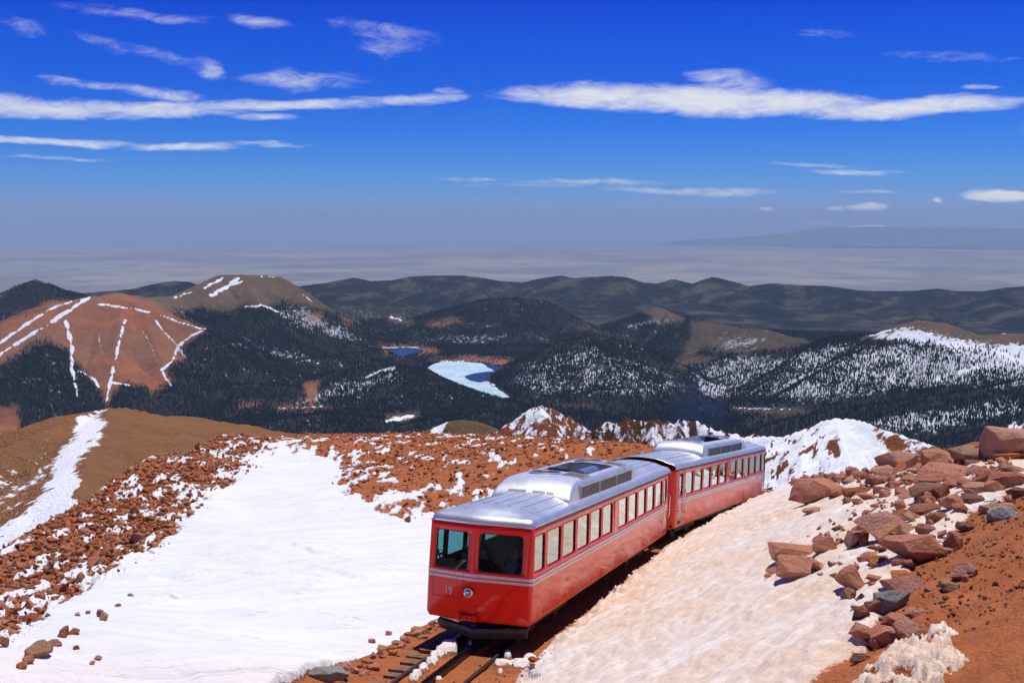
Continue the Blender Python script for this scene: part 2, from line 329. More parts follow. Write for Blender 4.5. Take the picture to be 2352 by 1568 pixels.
naz = 1000; AZ = np.radians(np.linspace(-29.5, 29.5, naz))
RR_ = np.concatenate([np.linspace(3900, 4900, 40, endpoint=False), np.arange(4900, 9700, 13.0), np.arange(9700, 15200, 34.0), np.linspace(15200, 20000, 24)])
A_, R_ = np.meshgrid(AZ, RR_); FX = R_ * np.sin(A_); FY = R_ * np.cos(A_)
wx = FX + 130 * fbm(FX / 620, FY / 620, 3, 3); wy = FY + 130 * fbm(FX / 620, FY / 620, 3, 9)
def ridge_net(X, Y, WX, WY, crests, base, maxr=4200):
    Z = base.copy(); near = np.full(X.shape, 1e9)
    for c in crests:
        P3 = [at(*q) for q in c['p']]; zc = np.array([q[2] for q in P3])
        bx = [q[0] for q in P3]; by = [q[1] for q in P3]; m_ = c.get('reach', maxr)
        sel = (X > min(bx) - m_) & (X < max(bx) + m_) & (Y > min(by) - m_) & (Y < max(by) + m_)
        if not sel.any(): continue
        d0, t = seg_dist(X[sel], Y[sel], P3); d1, _ = seg_dist(WX[sel], WY[sel], P3)
        k = sstep(d0, 0, c['n'] * 7.0); d = d0 * (1 - k) + d1 * k
        i = np.clip(t.astype(int), 0, len(zc) - 2); h = zc[i] + (zc[i + 1] - zc[i]) * (t - i)
        rg = ridged(X[sel] / (c['n'] * 6.5), Y[sel] / (c['n'] * 6.5), 4, int(c['n']))
        z = h - c['s'] * d - c['n'] * (.9 - rg) * sstep(d, 0, c['n'] * 5.0) * 1.1
        cur = Z[sel]; Z[sel] = np.maximum(cur, z); near[sel] = np.minimum(near[sel], d0)
    return Z, near
base = np.where(R_ < 12600, -1010.0, -1010 - (R_ - 12600) * .33) + 22 * fbm(FX / 500, FY / 500, 4, 21)
base = np.where(R_ < 4900, base - (4900 - R_) * .12, base)
FZ, NEAR = ridge_net(FX, FY, wx, wy, CREST, base)
PXF, PYF = to_px(FX, FY, FZ)
for poly, zl in ((LAKE1, ZL1), (LAKE2, ZL2)):
    rp = ring_xy(poly, zl); d, _ = seg_dist(FX, FY, rp + [rp[0]]); ins = in_poly(FX, FY, rp)
    sd = np.where(ins, -d, d)
    # shore: flat ground about the lake, nothing standing between it and the viewer
    lim = zl - 3 + np.clip(sd, -40, 400) * np.where(R_ < 6000, .02, .10)
    FZ = np.where(sd < 0, zl - 5, np.where(sd < 250, np.minimum(FZ, np.maximum(lim, zl - 3) + sstep(sd, 60, 250) * 400), FZ))
PXF, PYF = to_px(FX, FY, FZ)
FZ = FZ + 3.0 * fbm(FX / 60, FY / 60, 3, 5)
# --- what covers the ground, as a map on the terrain
def poly_max(base_, polys, e):
    for p, wgt in polys: base_ = np.maximum(base_, wgt * soft_poly(PXn, PYn, p, e))
    return base_
jx = 7 * fbm(FX / 90, FY / 90, 3, 31) + 3 * fbm(FX / 25, FY / 25, 2, 33); jy = 7 * fbm(FX / 90, FY / 90, 3, 41) + 3 * fbm(FX / 25, FY / 25, 2, 43)
PXn, PYn = PXF + jx, PYF + jy
Z0 = np.zeros(FX.shape)
RED = poly_max(Z0, [([(-600, 960), (-100, 790), (0, 740), (100, 695), (190, 672), (300, 672), (420, 730), (480, 755), (420, 790), (424, 820), (380, 850), (395, 880), (345, 905), (330, 885), (290, 880), (262, 905), (245, 935), (235, 905), (215, 875), (190, 850), (170, 830), (150, 800), (120, 785), (70, 790), (30, 820), (-20, 850), (-20, 930), (40, 935), (50, 1000), (-600, 1000)], 1.0),
     ([(700, 880), (735, 872), (730, 905), (718, 935), (700, 915)], 1.0), ([(540, 925), (590, 920), (590, 940), (545, 942)], .6), ([(635, 930), (740, 930), (760, 938), (640, 945)], .6),
     ([(695, 715), (740, 720), (735, 745), (705, 745)], .8), ([(780, 725), (830, 735), (800, 745)], .7), ([(980, 745), (1040, 733), (1060, 738), (1000, 752)], .9),
     ([(985, 828), (1060, 818), (1160, 820), (1180, 830), (1150, 843), (1110, 836), (1050, 831), (1010, 832)], .9), ([(870, 797), (900, 792), (1000, 797), (1005, 808), (960, 816), (920, 823), (890, 815)], .95)], 10)
TAN = poly_max(Z0, [([(200, 668), (270, 660), (400, 660), (520, 620), (640, 620), (720, 675), (830, 735), (760, 712), (700, 700), (650, 690), (610, 705), (560, 700), (520, 712), (470, 705), (420, 715), (330, 705), (290, 690), (230, 690)], 1.0),
     ([(1480, 715), (1508, 698), (1560, 722), (1570, 735), (1540, 742), (1500, 735)], 1.0), ([(1590, 735), (1640, 735), (1760, 748), (1870, 785), (1800, 800), (1700, 815), (1620, 800), (1560, 830), (1540, 850), (1580, 790)], .62),
     ([(1980, 780), (2060, 735), (2120, 725), (2190, 732), (2260, 765), (2352, 758), (2600, 740), (2600, 790), (2352, 795), (2250, 790), (2150, 780), (2060, 770)], 1.0),
     ([(1560, 825), (1600, 815), (1650, 822), (1600, 835), (1560, 845)], .8), ([(840, 700), (900, 728), (950, 740), (900, 745), (850, 722)], .8), ([(1280, 742), (1340, 745), (1440, 775), (1380, 775)], .45),
     ([(1680, 935), (1850, 938), (1860, 945), (1800, 950), (1690, 942)], .8), ([(880, 955), (960, 945), (965, 958), (930, 972), (885, 972)], .8), ([(1260, 925), (1370, 928), (1380, 936), (1270, 936)], .5)], 10)
def strips(lines):
    s = np.zeros(FX.shape); vn = fbm(FX / 45, FY / 45, 4, 91, .6)
    for pts, wd, wgt in lines:
        sel = (PXn > min(q[0] for q in pts) - 2 * wd) & (PXn < max(q[0] for q in pts) + 2 * wd) & (PYn > min(q[1] for q in pts) - 2 * wd) & (PYn < max(q[1] for q in pts) + 2 * wd)
        if not sel.any(): continue
        d, _ = seg_dist((PXF + .3 * jx)[sel], (PYF + .3 * jy)[sel], pts); s[sel] = np.maximum(s[sel], wgt * np.clip(1.15 - d / (wd * np.clip(.58 + 1.0 * vn[sel], .08, 1.3)), 0, 1))
    return s
SNOW = strips([([(152, 738), (160, 770), (166, 800), (164, 840), (178, 912)], 9, 1), ([(288, 735), (276, 775), (264, 830), (254, 870), (245, 918)], 8, 1), ([(204, 682), (160, 712), (110, 745), (60, 778), (0, 812), (-100, 860)], 9, 1), ([(165, 692), (110, 712), (50, 752), (0, 788), (-60, 820)], 7, .8),
     ([(225, 699), (300, 708), (360, 722), (420, 742), (466, 754)], 4, 1), ([(352, 730), (385, 770), (405, 790), (425, 820)], 4, .9), ([(408, 795), (396, 830), (372, 850), (382, 872), (398, 890)], 7, .9), ([(330, 760), (350, 800), (365, 840)], 3, .7), ([(225, 765), (232, 800), (238, 830)], 3, .6),
     ([(470, 756), (440, 770), (412, 790)], 6, .9), ([(548, 638), (520, 660), (485, 678)], 11, 1), ([(512, 638), (470, 660)], 7, 1), ([(530, 655), (560, 645)], 5, .8), ([(600, 635), (635, 636)], 4, .8), ([(400, 683), (440, 672)], 5, .7), ([(180, 852), (215, 868), (228, 890)], 7, .8), ([(258, 878), (300, 885)], 5, .8), ([(690, 672), (715, 690)], 4, .7),
     ([(560, 706), (600, 700), (650, 720)], 6, .7), ([(845, 712), (920, 735)], 5, .8), ([(890, 965), (950, 955)], 9, 1), ([(640, 938), (740, 932)], 4, .8), ([(1680, 935), (1850, 941)], 3, .8), ([(1010, 829), (1090, 830)], 3, .9), ([(880, 798), (960, 799)], 3, .8), ([(1120, 877), (1168, 912)], 4, .9),
     ([(840, 868), (870, 852), (905, 846)], 7, .8), ([(2000, 770), (2060, 752)], 5, .8), ([(2150, 870), (2230, 850), (2352, 825)], 9, .9), ([(2320, 985), (2400, 960)], 22, 1), ([(2250, 760), (2330, 768)], 5, .8)])
SNOW = np.maximum(SNOW, poly_max(Z0, [([(2010, 772), (2080, 752), (2120, 762), (2180, 775), (2250, 790), (2352, 795), (2600, 790), (2600, 850), (2352, 838), (2250, 818), (2160, 795), (2090, 785)], 1.0)], 30))
# how much snow lies under the trees
FLOOR = poly_max(Z0 + .36, [([(1120, 890), (1200, 820), (1350, 770), (1560, 835), (1600, 900), (1500, 930), (1250, 920)], .52), ([(1560, 830), (1900, 775), (2100, 770), (2352, 830), (2352, 1000), (2200, 900), (1900, 930), (1600, 935)], .58), ([(1950, 780), (2352, 800), (2600, 820), (2600, 930), (2000, 900), (1800, 900)], .70),
     ([(1900, 985), (2050, 940), (2352, 900), (2352, 950), (2150, 1000)], .72), ([(420, 780), (560, 820), (700, 850), (840, 830), (700, 800), (560, 760)], .56), ([(600, 700), (700, 700), (860, 780), (800, 800), (660, 760)], .70), ([(640, 935), (760, 870), (900, 840), (960, 860), (860, 900), (740, 940)], .66),
     ([(440, 940), (600, 920), (700, 960), (560, 985)], .42), ([(1400, 735), (1540, 715), (1560, 745), (1440, 770)], .6), ([(1640, 770), (1760, 765), (1780, 790), (1660, 815)], .7), ([(960, 750), (1200, 750), (1160, 800), (960, 800)], .55), ([(1100, 690), (1280, 700), (1200, 730), (1120, 715)], .5), ([(100, 780), (180, 880), (160, 930), (60, 920)], .45)], 30)
NOSNOW = poly_max(Z0, [([(560, 700), (520, 730), (700, 790), (820, 800), (700, 780), (600, 720)], .8), ([(1800, 960), (2000, 925), (2352, 868), (2352, 895), (2000, 950), (1850, 985), (1700, 990)], .9), ([(850, 960), (1100, 930), (1400, 950), (1400, 1000), (850, 1000)], .8), ([(380, 880), (620, 900), (640, 950), (400, 1000), (200, 1000)], .55)], 25)
FLOOR = FLOOR - NOSNOW * .35
RMAX = np.interp(PXF, [-800, 870, 900, 1340, 1370, 1880, 1930, 3000], [9300, 9300, 10000, 10000, 9250, 9250, 6550, 6550]); LIM = 1 - sstep(R_, RMAX, RMAX + 160)
RED = RED * LIM; TAN = TAN * LIM; SNOW = SNOW * LIM
FOREST = np.clip(1.05 - 1.3 * RED - 1.25 * TAN - 1.0 * SNOW, 0, 1) * sstep(R_, 3900, 4000)
FOREST = np.where((FOREST > .1) & (TAN > .3), np.maximum(FOREST, .08), FOREST)
for poly, zl in ((LAKE1, ZL1), (LAKE2, ZL2)):
    rp = ring_xy(poly, zl); d, _ = seg_dist(FX, FY, rp + [rp[0]]); FOREST = np.where(in_poly(FX, FY, rp) | (d < 22), 0, FOREST)

def ground_far():
    m, t, b = material('mountain_ground'); geo = t.new('ShaderNodeNewGeometry').outputs['Position']
    at_ = lambda n: t.new('ShaderNodeAttribute', attribute_name=n).outputs['Fac']
    n1 = t.noise(geo, 1 / 160, 6, .6); n2 = t.noise(geo, 1 / 24, 5, .65); n3 = t.noise(geo, 1 / 700, 4, .6)
    wood = t.mix(t.step(n1, .35, .65), (.014, .020, .014), (.028, .028, .019)); wood = t.mix(t.math('MULTIPLY', t.step(at_('far'), 0, 1), .9), wood, t.mix(t.step(t.noise(geo, 1 / 420, 8, .7), .48, .60), (.002, .005, .008), (.062, .056, .042)))  # far woods carry haze blue in their colour, pale patches for relief
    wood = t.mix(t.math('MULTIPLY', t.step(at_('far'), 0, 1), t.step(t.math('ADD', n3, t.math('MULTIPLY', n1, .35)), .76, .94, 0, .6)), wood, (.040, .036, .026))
    red = t.mix(t.step(n1, .3, .7), (.34, .120, .048), (.20, .078, .038)); red = t.mix(t.step(n2, .50, .70, 0, .6), red, (.12, .060, .034)); red = t.mix(t.step(n3, .42, .62, 0, .55), red, (.24, .125, .06))
    tan = t.mix(t.step(n1, .3, .7), (.150, .095, .050), (.100, .066, .038)); tan = t.mix(t.step(n2, .5, .8, 0, .45), tan, (.055, .042, .028))
    c = t.mix(at_('tan'), wood, tan); c = t.mix(at_('red'), c, red)
    fl = t.step(t.math('ADD', t.math('MULTIPLY', n2, .9), t.math('MULTIPLY', n1, .5)), t.math('SUBTRACT', 1.16, at_('floor')), t.math('SUBTRACT', 1.30, at_('floor')))
    fl = t.math('MULTIPLY', fl, t.math('SUBTRACT', 1.0, t.step(at_('far'), 0, 1), clamp=True)); fl = t.math('MULTIPLY', fl, t.math('SUBTRACT', 1.0, t.math('MAXIMUM', at_('red'), t.math('MULTIPLY', at_('tan'), .7)), clamp=True))
    bare = t.math('MULTIPLY', t.step(n2, .64, .74), t.step(n1, .45, .6, 0, .8))
    sn = t.step(t.math('ADD', at_('snow'), t.math('MULTIPLY', t.math('SUBTRACT', n2, .5), 1.1)), .42, .56)
    s = t.math('MAXIMUM', t.math('MAXIMUM', sn, t.math('MULTIPLY', fl, .78)), t.math('MULTIPLY', bare, t.math('MAXIMUM', at_('red'), at_('tan'))))
    t.put(b.inputs['Base Color'], t.mix(s, c, (.74, .76, .79))); b.inputs['Roughness'].default_value = .9; b.inputs['Specular IOR Level'].default_value = .1
    t.put(b.inputs['Normal'], t.bump(t.noise(geo, 1 / 45, 6, .65), .7, 14, t.bump(t.noise(geo, 1 / 420, 5, .6), t.math('MULTIPLY', at_('far'), 1.0), 160)))
    return m
M_FAR = ground_far()
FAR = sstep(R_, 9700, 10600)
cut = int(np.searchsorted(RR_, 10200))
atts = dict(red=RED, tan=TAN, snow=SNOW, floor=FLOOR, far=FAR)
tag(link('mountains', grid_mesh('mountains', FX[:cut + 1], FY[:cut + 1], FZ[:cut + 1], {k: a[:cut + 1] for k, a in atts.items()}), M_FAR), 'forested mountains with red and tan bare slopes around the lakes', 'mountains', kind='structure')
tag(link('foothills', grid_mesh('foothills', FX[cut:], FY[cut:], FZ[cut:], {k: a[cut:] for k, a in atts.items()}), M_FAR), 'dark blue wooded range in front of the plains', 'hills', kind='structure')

# --- plains, horizon range
def plain_mat():
    m, t, b = material('plain_ground'); geo = t.new('ShaderNodeNewGeometry').outputs['Position']
    st = t.vec('MULTIPLY', geo, (1 / 15000, 1 / 15000, 0))
    n1 = t.noise(st, 1.3, 6, .62, .7); n2 = t.noise(st, 6.0, 5, .65, .5); n3 = t.noise(st, 30, 3, .6)
    c = t.mix(t.step(n1, .40, .60), (.30, .262, .222), (.18, .168, .155)); c = t.mix(t.step(n2, .50, .64, 0, .7), c, (.10, .11, .115)); c = t.mix(t.step(n3, .6, .75, 0, .45), c, (.34, .31, .275))
    t.put(b.inputs['Base Color'], c); b.inputs['Roughness'].default_value = 1; b.inputs['Specular IOR Level'].default_value = 0; return m
pa, pr = np.meshgrid(np.radians(np.linspace(-40, 40, 60)), np.geomspace(11000, 215000, 150))
tag(link('plain', grid_mesh('plain', pr * np.sin(pa), pr * np.cos(pa), -2500 - pr ** 2 / 14.6e6), plain_mat()), 'wide hazy tan plain reaching the horizon', 'plain', kind='structure')
HC = [dict(p=[(1560, 552, 132000), (1700, 545, 132000), (1800, 536, 131000), (1880, 524, 130000), (1950, 520, 130000), (2000, 516.5, 130000), (2060, 519, 130000), (2130, 523, 130000), (2250, 522, 130000), (2300, 524, 130000), (2352, 525, 130000), (2600, 530, 130000), (2900, 540, 130000)], s=.16, n=330)]
ha, hr = np.meshgrid(np.radians(np.linspace(7, 36, 260)), np.linspace(119000, 142000, 60)); hx, hy = hr * np.sin(ha), hr * np.cos(ha)
hz, _ = ridge_net(hx, hy, hx + 700 * fbm(hx / 3000, hy / 3000, 3, 2), hy + 700 * fbm(hx / 3000, hy / 3000, 3, 4), HC, -2560 - hr ** 2 / 14.6e6, 30000)
def horizon_mat():
    m, t, b = material('distant_range'); geo = t.new('ShaderNodeNewGeometry').outputs['Position']; z = t.new('ShaderNodeSeparateXYZ'); t.put(z.inputs[0], geo)
    k = t.step(t.math('ADD', z.outputs[2], t.math('MULTIPLY', t.noise(geo, 1 / 2500, 4), 420)), -1200, -1060)
    t.put(b.inputs['Base Color'], t.mix(k, (.06, .07, .06), (.8, .82, .85))); b.inputs['Roughness'].default_value = 1; return m
tag(link('distant_mountain_range', grid_mesh('range', hx, hy, hz), horizon_mat()), 'faint blue mountain range with snowy tops on the horizon', 'mountains', kind='structure')

# --- lakes
def lake_mat():
    m, t, b = material('lake_ice'); geo = t.new('ShaderNodeNewGeometry').outputs['Position']
    wa = t.new('ShaderNodeAttribute', attribute_name='open').outputs['Fac']
    n = t.noise(geo, 1 / 120, 5, .6, .8); k = t.step(t.math('ADD', wa, t.math('MULTIPLY', t.math('SUBTRACT', n, .5), .35)), .45, .55)
    ice = t.mix(t.step(n, .4, .62), (.36, .52, .60), (.50, .62, .68)); ice = t.mix(t.step(t.noise(geo, 1 / 40, 4), .62, .75, 0, .8), ice, (.75, .8, .83))
    t.put(b.inputs['Base Color'], t.mix(k, ice, (.010, .028, .050))); t.put(b.inputs['Roughness'], t.mix(k, (.6, .6, .6), (.25, .25, .25)))
    b.inputs['Specular IOR Level'].default_value = .12; return m
def lake(name, poly, zl, openpoly, label):
    rp = np.array(ring_xy(poly, zl)); x0, y0 = rp.min(0) - 30; x1, y1 = rp.max(0) + 30
    dense = []
    for i in range(len(rp)):
        a, b_ = rp[i], rp[(i + 1) % len(rp)]
        k = max(1, int(np.hypot(*(b_ - a)) / 25)); dense += [a + (b_ - a) * j / k for j in range(k)]
    dense = np.array(dense); dense += 5 * np.stack([fbm(dense[:, 0] / 60, dense[:, 1] / 60, 2, 1), fbm(dense[:, 0] / 60, dense[:, 1] / 60, 2, 2)], 1)
    bm = bmesh.new(); vsx = [bm.verts.new((p[0], p[1], zl)) for p in dense]; bm.faces.new(vsx); bmesh.ops.triangulate(bm, faces=bm.faces[:])
    for _ in range(5):
        es = [e for e in bm.edges if e.calc_length() > 60]
        if not es: break
        bmesh.ops.subdivide_edges(bm, edges=es, cuts=1); bmesh.ops.triangulate(bm, faces=bm.faces[:])
    for f in bm.faces:
        if f.normal.z < 0: f.normal_flip()
    me = bpy.data.meshes.new(name); bm.to_mesh(me); bm.free()
    co = np.array([v.co for v in me.vertices]); px, py = to_px(co[:, 0], co[:, 1], co[:, 2])
    op = np.ones(len(co)) if openpoly is None else soft_poly(px, py, openpoly, 6)
    a = me.attributes.new('open', 'FLOAT', 'POINT'); a.data.foreach_set('value', op.astype(np.float32))
    tag(link(name, me, M_LAKE), label, 'lake', kind='structure')
M_LAKE = lake_mat()
lake('frozen_lake', LAKE1, ZL1, [(1100, 829), (1160, 836), (1160, 848), (1135, 854), (1122, 866), (1122, 874), (1098, 879), (1078, 873), (1064, 864), (1088, 857), (1132, 851), (1120, 842)], 'half frozen pale lake with dark open water in the valley')
lake('small_lake', LAKE2, ZL2, None, 'small dark blue lake with orange shore behind the frozen one')

# --- conifer forest: one mass of small trees standing on the slopes
visz = FZ / R_; run = np.maximum.accumulate(np.vstack([np.full((1, naz), -9), (visz - .0000)[:-1]]), axis=0)
seen = ((FZ + 24) / R_ > run)
cellA = np.gradient(RR_)[:, None] * (R_ * (AZ[1] - AZ[0]))
pT = np.where(seen & (R_ < 9900) & (PYF < 1025), np.clip(FOREST, 0, 1) ** 1.5 * cellA / 64.0, 0)
pT *= .55 + .9 * sstep(fbm(FX / 130, FY / 130, 3, 71), -.5, .5)
pT *= 1 - .1 * sstep(FLOOR, .6, .85)
cnt = rng.poisson(pT); ii, jj = np.nonzero(cnt); rep = cnt[ii, jj]; ii = np.repeat(ii, rep); jj = np.repeat(jj, rep)
ri = np.clip(ii + rng.uniform(-.5, .5, len(ii)), 0, len(RR_) - 1.001); ai = np.clip(jj + rng.uniform(-.5, .5, len(jj)), 0, naz - 1.001)
i0 = ri.astype(int); j0 = ai.astype(int); fr = ri - i0; fa = ai - j0
bl = lambda G: (G[i0, j0] * (1 - fr) + G[i0 + 1, j0] * fr) * (1 - fa) + (G[i0, j0 + 1] * (1 - fr) + G[i0 + 1, j0 + 1] * fr) * fa
TX, TY, TZ = bl(FX), bl(FY), bl(FZ)
print('forest trees', len(TX))
def tree_mesh():
    mb = MB(); n = 6
    for z0, z1, r in ((.10, .55, .20), (.36, .80, .15), (.62, 1.0, .095)):
        ring = [(math.cos(k * 2 * math.pi / n + z0 * 9) * r * (1 + .25 * (k % 2)), math.sin(k * 2 * math.pi / n + z0 * 9) * r * (1 + .25 * (k % 2)), z0) for k in range(n)]
        mb.add(ring + [(0, 0, z1)], [(k, (k + 1) % n, n) for k in range(n)])
    mb.tube([(0, 0, -.15), (0, 0, .3)], .02, 4, cap=False)
    return mb.mesh('conifer', recalc=False)
def tree_mat():
    m, t, b = material('conifer_needles'); rnd = t.new('ShaderNodeObjectInfo').outputs['Random']
    t.put(b.inputs['Base Color'], t.mix(rnd, (.012, .022, .014), (.030, .042, .022))); b.inputs['Roughness'].default_value = .9; b.inputs['Specular IOR Level'].default_value = .1; return m
M_TREE = tree_mat()
tsrc = link('conifer_pattern', tree_mesh(), M_TREE); tsrc.hide_render = True; tsrc.hide_viewport = True; tsrc.location = (0, -50, -400); tag(tsrc, kind='helper')
def scatter(name, P, S, src, label, cat):
    me = bpy.data.meshes.new(name); me.vertices.add(len(P)); me.vertices.foreach_set('co', P.astype(np.float32).ravel())
    a = me.attributes.new('size', 'FLOAT_VECTOR', 'POINT'); a.data.foreach_set('vector', S.astype(np.float32).ravel())
    o = link(name, me); ng = bpy.data.node_groups.new(name, 'GeometryNodeTree')
    ng.interface.new_socket('Geometry', in_out='INPUT', socket_type='NodeSocketGeometry'); ng.interface.new_socket('Geometry', in_out='OUTPUT', socket_type='NodeSocketGeometry')
    N = ng.nodes; gi = N.new('NodeGroupInput'); go = N.new('NodeGroupOutput'); ip = N.new('GeometryNodeInstanceOnPoints'); oi = N.new('GeometryNodeObjectInfo')
    oi.inputs[0].default_value = src; na = N.new('GeometryNodeInputNamedAttribute'); na.data_type = 'FLOAT_VECTOR'; na.inputs[0].default_value = 'size'
    rv = N.new('FunctionNodeRandomValue'); rv.data_type = 'FLOAT_VECTOR'; rv.inputs[0].default_value = (0, 0, 0); rv.inputs[1].default_value = (0, 0, 6.28)
    L = ng.links; L.new(gi.outputs[0], ip.inputs['Points']); L.new(oi.outputs['Geometry'], ip.inputs['Instance']); L.new(na.outputs[0], ip.inputs['Scale']); L.new(rv.outputs[0], ip.inputs['Rotation']); L.new(ip.outputs[0], go.inputs[0])
    md = o.modifiers.new('scatter', 'NODES'); md.node_group = ng
    return tag(o, label, cat, kind='stuff')
hgt = rng.uniform(7, 18.5, len(TX)) * np.where(bl(TAN) > .3, .6, 1); wid = hgt * rng.uniform(.7, 1.25, len(TX))
FORREST_O = scatter('conifer_forest', np.stack([TX, TY, TZ], 1), np.stack([wid, wid, hgt], 1), tsrc, 'dense dark conifer forest on the slopes around the lakes', 'forest')
# ------------------------------------------------------------------ railway line: an arc that climbs towards the viewer
TR = 187.0; NOSE = np.array([-0.9217, 26.743, -10.811]); YAW0 = math.radians(-106.8); GRADE = .1405
_left = np.array([-math.sin(YAW0), math.cos(YAW0)]); TC = NOSE[:2] + TR * _left; _a0 = math.atan2(*(NOSE[:2] - TC)[::-1])
def sd_of(x, y):
    """arc length s (grows towards the viewer) and offset d (right in the picture is positive) of a point"""
    vx, vy = x - TC[0], y - TC[1]; a = np.arctan2(vy, vx) - _a0; a = (a + np.pi) % (2 * np.pi) - np.pi
    return a * TR, TR - np.hypot(vx, vy)
def track(s, d=0.0, h=0.0):
    a = _a0 + s / TR; return Vector((TC[0] + (TR - d) * math.cos(a), TC[1] + (TR - d) * math.sin(a), NOSE[2] + GRADE * s + h))
def track_frame(s):
    """matrix: x towards the viewer along the rails, y to the right in the picture, z up"""
    p = track(s); f = (track(s + .5) - track(s - .5)).normalized(); l = Vector((TC[0] - p.x, TC[1] - p.y, 0)).normalized(); u = f.cross(l)
    return Matrix(((f.x, l.x, u.x, p.x), (f.y, l.y, u.y, p.y), (f.z, l.z, u.z, p.z), (0, 0, 0, 1)))

# ------------------------------------------------------------------ near ground
RIM = [(-900, 34), (-300, 40), (0, 48), (196, 62), (392, 85), (523, 110), (632, 124), (700, 126), (900, 120), (1100, 110), (1250, 100), (1400, 88), (1500, 80), (1620, 74), (1700, 72), (1780, 68), (1900, 57), (2000, 47), (2100, 41), (2200, 38), (2352, 36.5), (2600, 35), (3200, 33)]
_rimaz = np.array([math.atan2(px2dir(x, 1100)[0], px2dir(x, 1100)[1]) for x, _ in RIM]); _rimr = np.array([r for _, r in RIM])
def rim(a): return np.interp(a, _rimaz, _rimr)
ctrl = [at(0, 1284, 47), at(196, 1166, 61), at(392, 1046, 84), at(523, 1001, 108), at(632, 1011, 122), at(700, 1000, 124), at(800, 998, 122), at(900, 996, 118), at(1100, 1001, 108), at(1250, 1004, 98), at(1400, 1016, 87), at(1500, 1027, 79),
        at(0, 1568, 22), at(400, 1568, 23.2), at(800, 1568, 23.6), at(-400, 1568, 20), at(-400, 1400, 37), at(-900, 1700, 15), at(-900, 1480, 30), at(560, 1150, 66), at(330, 1300, 44), at(640, 1080, 92)]
for s_ in (30, 20, 10, 0, -15, -30, -45, -60):
    p_ = track(s_, -3.3); ctrl.append(np.array([p_.x, p_.y, p_.z - 1.2]))
ctrl = np.array(ctrl)
def tps_fit(C, lam=.02):
    n = len(C); d = np.hypot(C[:, None, 0] - C[None, :, 0], C[:, None, 1] - C[None, :, 1]); K = np.where(d > 0, d * d * np.log(d + 1e-9), 0) + lam * np.eye(n) * 50
    P = np.c_[np.ones(n), C[:, :2]]; A = np.block([[K, P], [P.T, np.zeros((3, 3))]])
    return np.linalg.solve(A, np.r_[C[:, 2], 0, 0, 0])
_tw = tps_fit(ctrl)
def tps(x, y):
    z = _tw[-3] + _tw[-2] * x + _tw[-1] * y
    for i, c in enumerate(ctrl):
        d2 = (x - c[0]) ** 2 + (y - c[1]) ** 2; z = z + _tw[i] * .5 * d2 * np.log(d2 + 1e-9)
    return z
BED = -.19
def smooth_ground(x, y):
    r = np.hypot(x, y); a = np.arctan2(x, y)
    s, d = sd_of(x, y); sc = np.clip(s, -80, 33)
    zt = NOSE[2] + BED + GRADE * sc
    de = np.interp(sc, [-45, -30, -15, -8, 3, 12], [1.55, 1.60, 1.66, 1.82, 1.85, 2.1]); hb = np.interp(sc, [-42, -34, -25, -15, -8, 5], [1.05, .78, .52, .42, .35, .35])
    wob = .22 * fbm(s / 1.6, d / 4, 3, 61); dd = d - de + wob * sstep(d, de - .2, de + .3)
    h = np.interp(dd, [0, .35, 1.1, 4, 7, 11, 18, 38], [0, .40, .78, 1.95, 3.3, 4.9, 6.3, 8.5]) + (hb - .4) * sstep(dd, 0, .4) * (1 - sstep(dd, 2.5, 9))
    zt = zt + np.where(d > -.72, .09, .09 * sstep(d, -1.1, -.72))
    zr = zt + h
    zl = tps(x, y)
    k = sstep(-d + .25 * fbm(s / 1.5, d * 0, 3, 77), 2.2, 3.3); z = np.where(d > 0, zr, zt * (1 - k) + zl * k)
    # the platform behind the viewer
    zp = np.interp(r, [0, 2.5, 3.5, 9, 14], [-1.75, -1.8, -2.3, -5.2, -6.6]); kp = sstep(r, 9, 12.5); back = np.clip((np.abs(a) - 1.0) / .6, 0, 1); zp = zp * (1 - back) + (-1.75 - .05 * r) * back
    kk = np.maximum(kp * (1 - back), 0); z = zp * (1 - kk) + z * kk
    rm = rim(a); over = np.maximum(r - rm, 0)
    return z - (.045 * over ** 1.75) * (1 - back) , s, d, r, a
POLY_GRAVEL = [(1850, 1600), (1878, 1565), (1930, 1530), (1987, 1496), (2010, 1450), (2032, 1412), (2084, 1371), (2112, 1298), (2205, 1214), (2234, 1177), (2352, 1137), (2900, 1000), (3200, 1900), (2300, 2600)]
POLY_HEAP = [(1960, 1580), (2010, 1535), (2060, 1500), (2110, 1470), (2150, 1450), (2192, 1470), (2208, 1510), (2172, 1548), (2150, 1600)]
POLY_SCREE_L = [(-900, 1480), (-300, 1400), (0, 1284), (196, 1150), (392, 1030), (523, 980), (632, 1000), (640, 1014), (600, 1035), (560, 1062), (520, 1100), (470, 1140), (430, 1190), (360, 1250), (290, 1300), (200, 1345), (130, 1400), (60, 1450), (0, 1490), (-300, 1640), (-900, 1900)]
POLY_SCREE_B = [(650, 1012), (668, 980), (1100, 980), (1700, 990), (1790, 1080), (1700, 1120), (1500, 1125), (1300, 1120), (1240, 1160), (1130, 1165), (1020, 1180), (960, 1195), (900, 1178), (870, 1165), (930, 1150), (1030, 1130), (1110, 1112), (1020, 1122), (930, 1136), (850, 1143), (800, 1140), (775, 1110), (805, 1085), (770, 1062), (720, 1045), (680, 1030)]
POLY_TIP = [(60, 1570), (95, 1530), (170, 1475), (255, 1435), (305, 1388), (300, 1420), (240, 1470), (160, 1530), (110, 1575)]
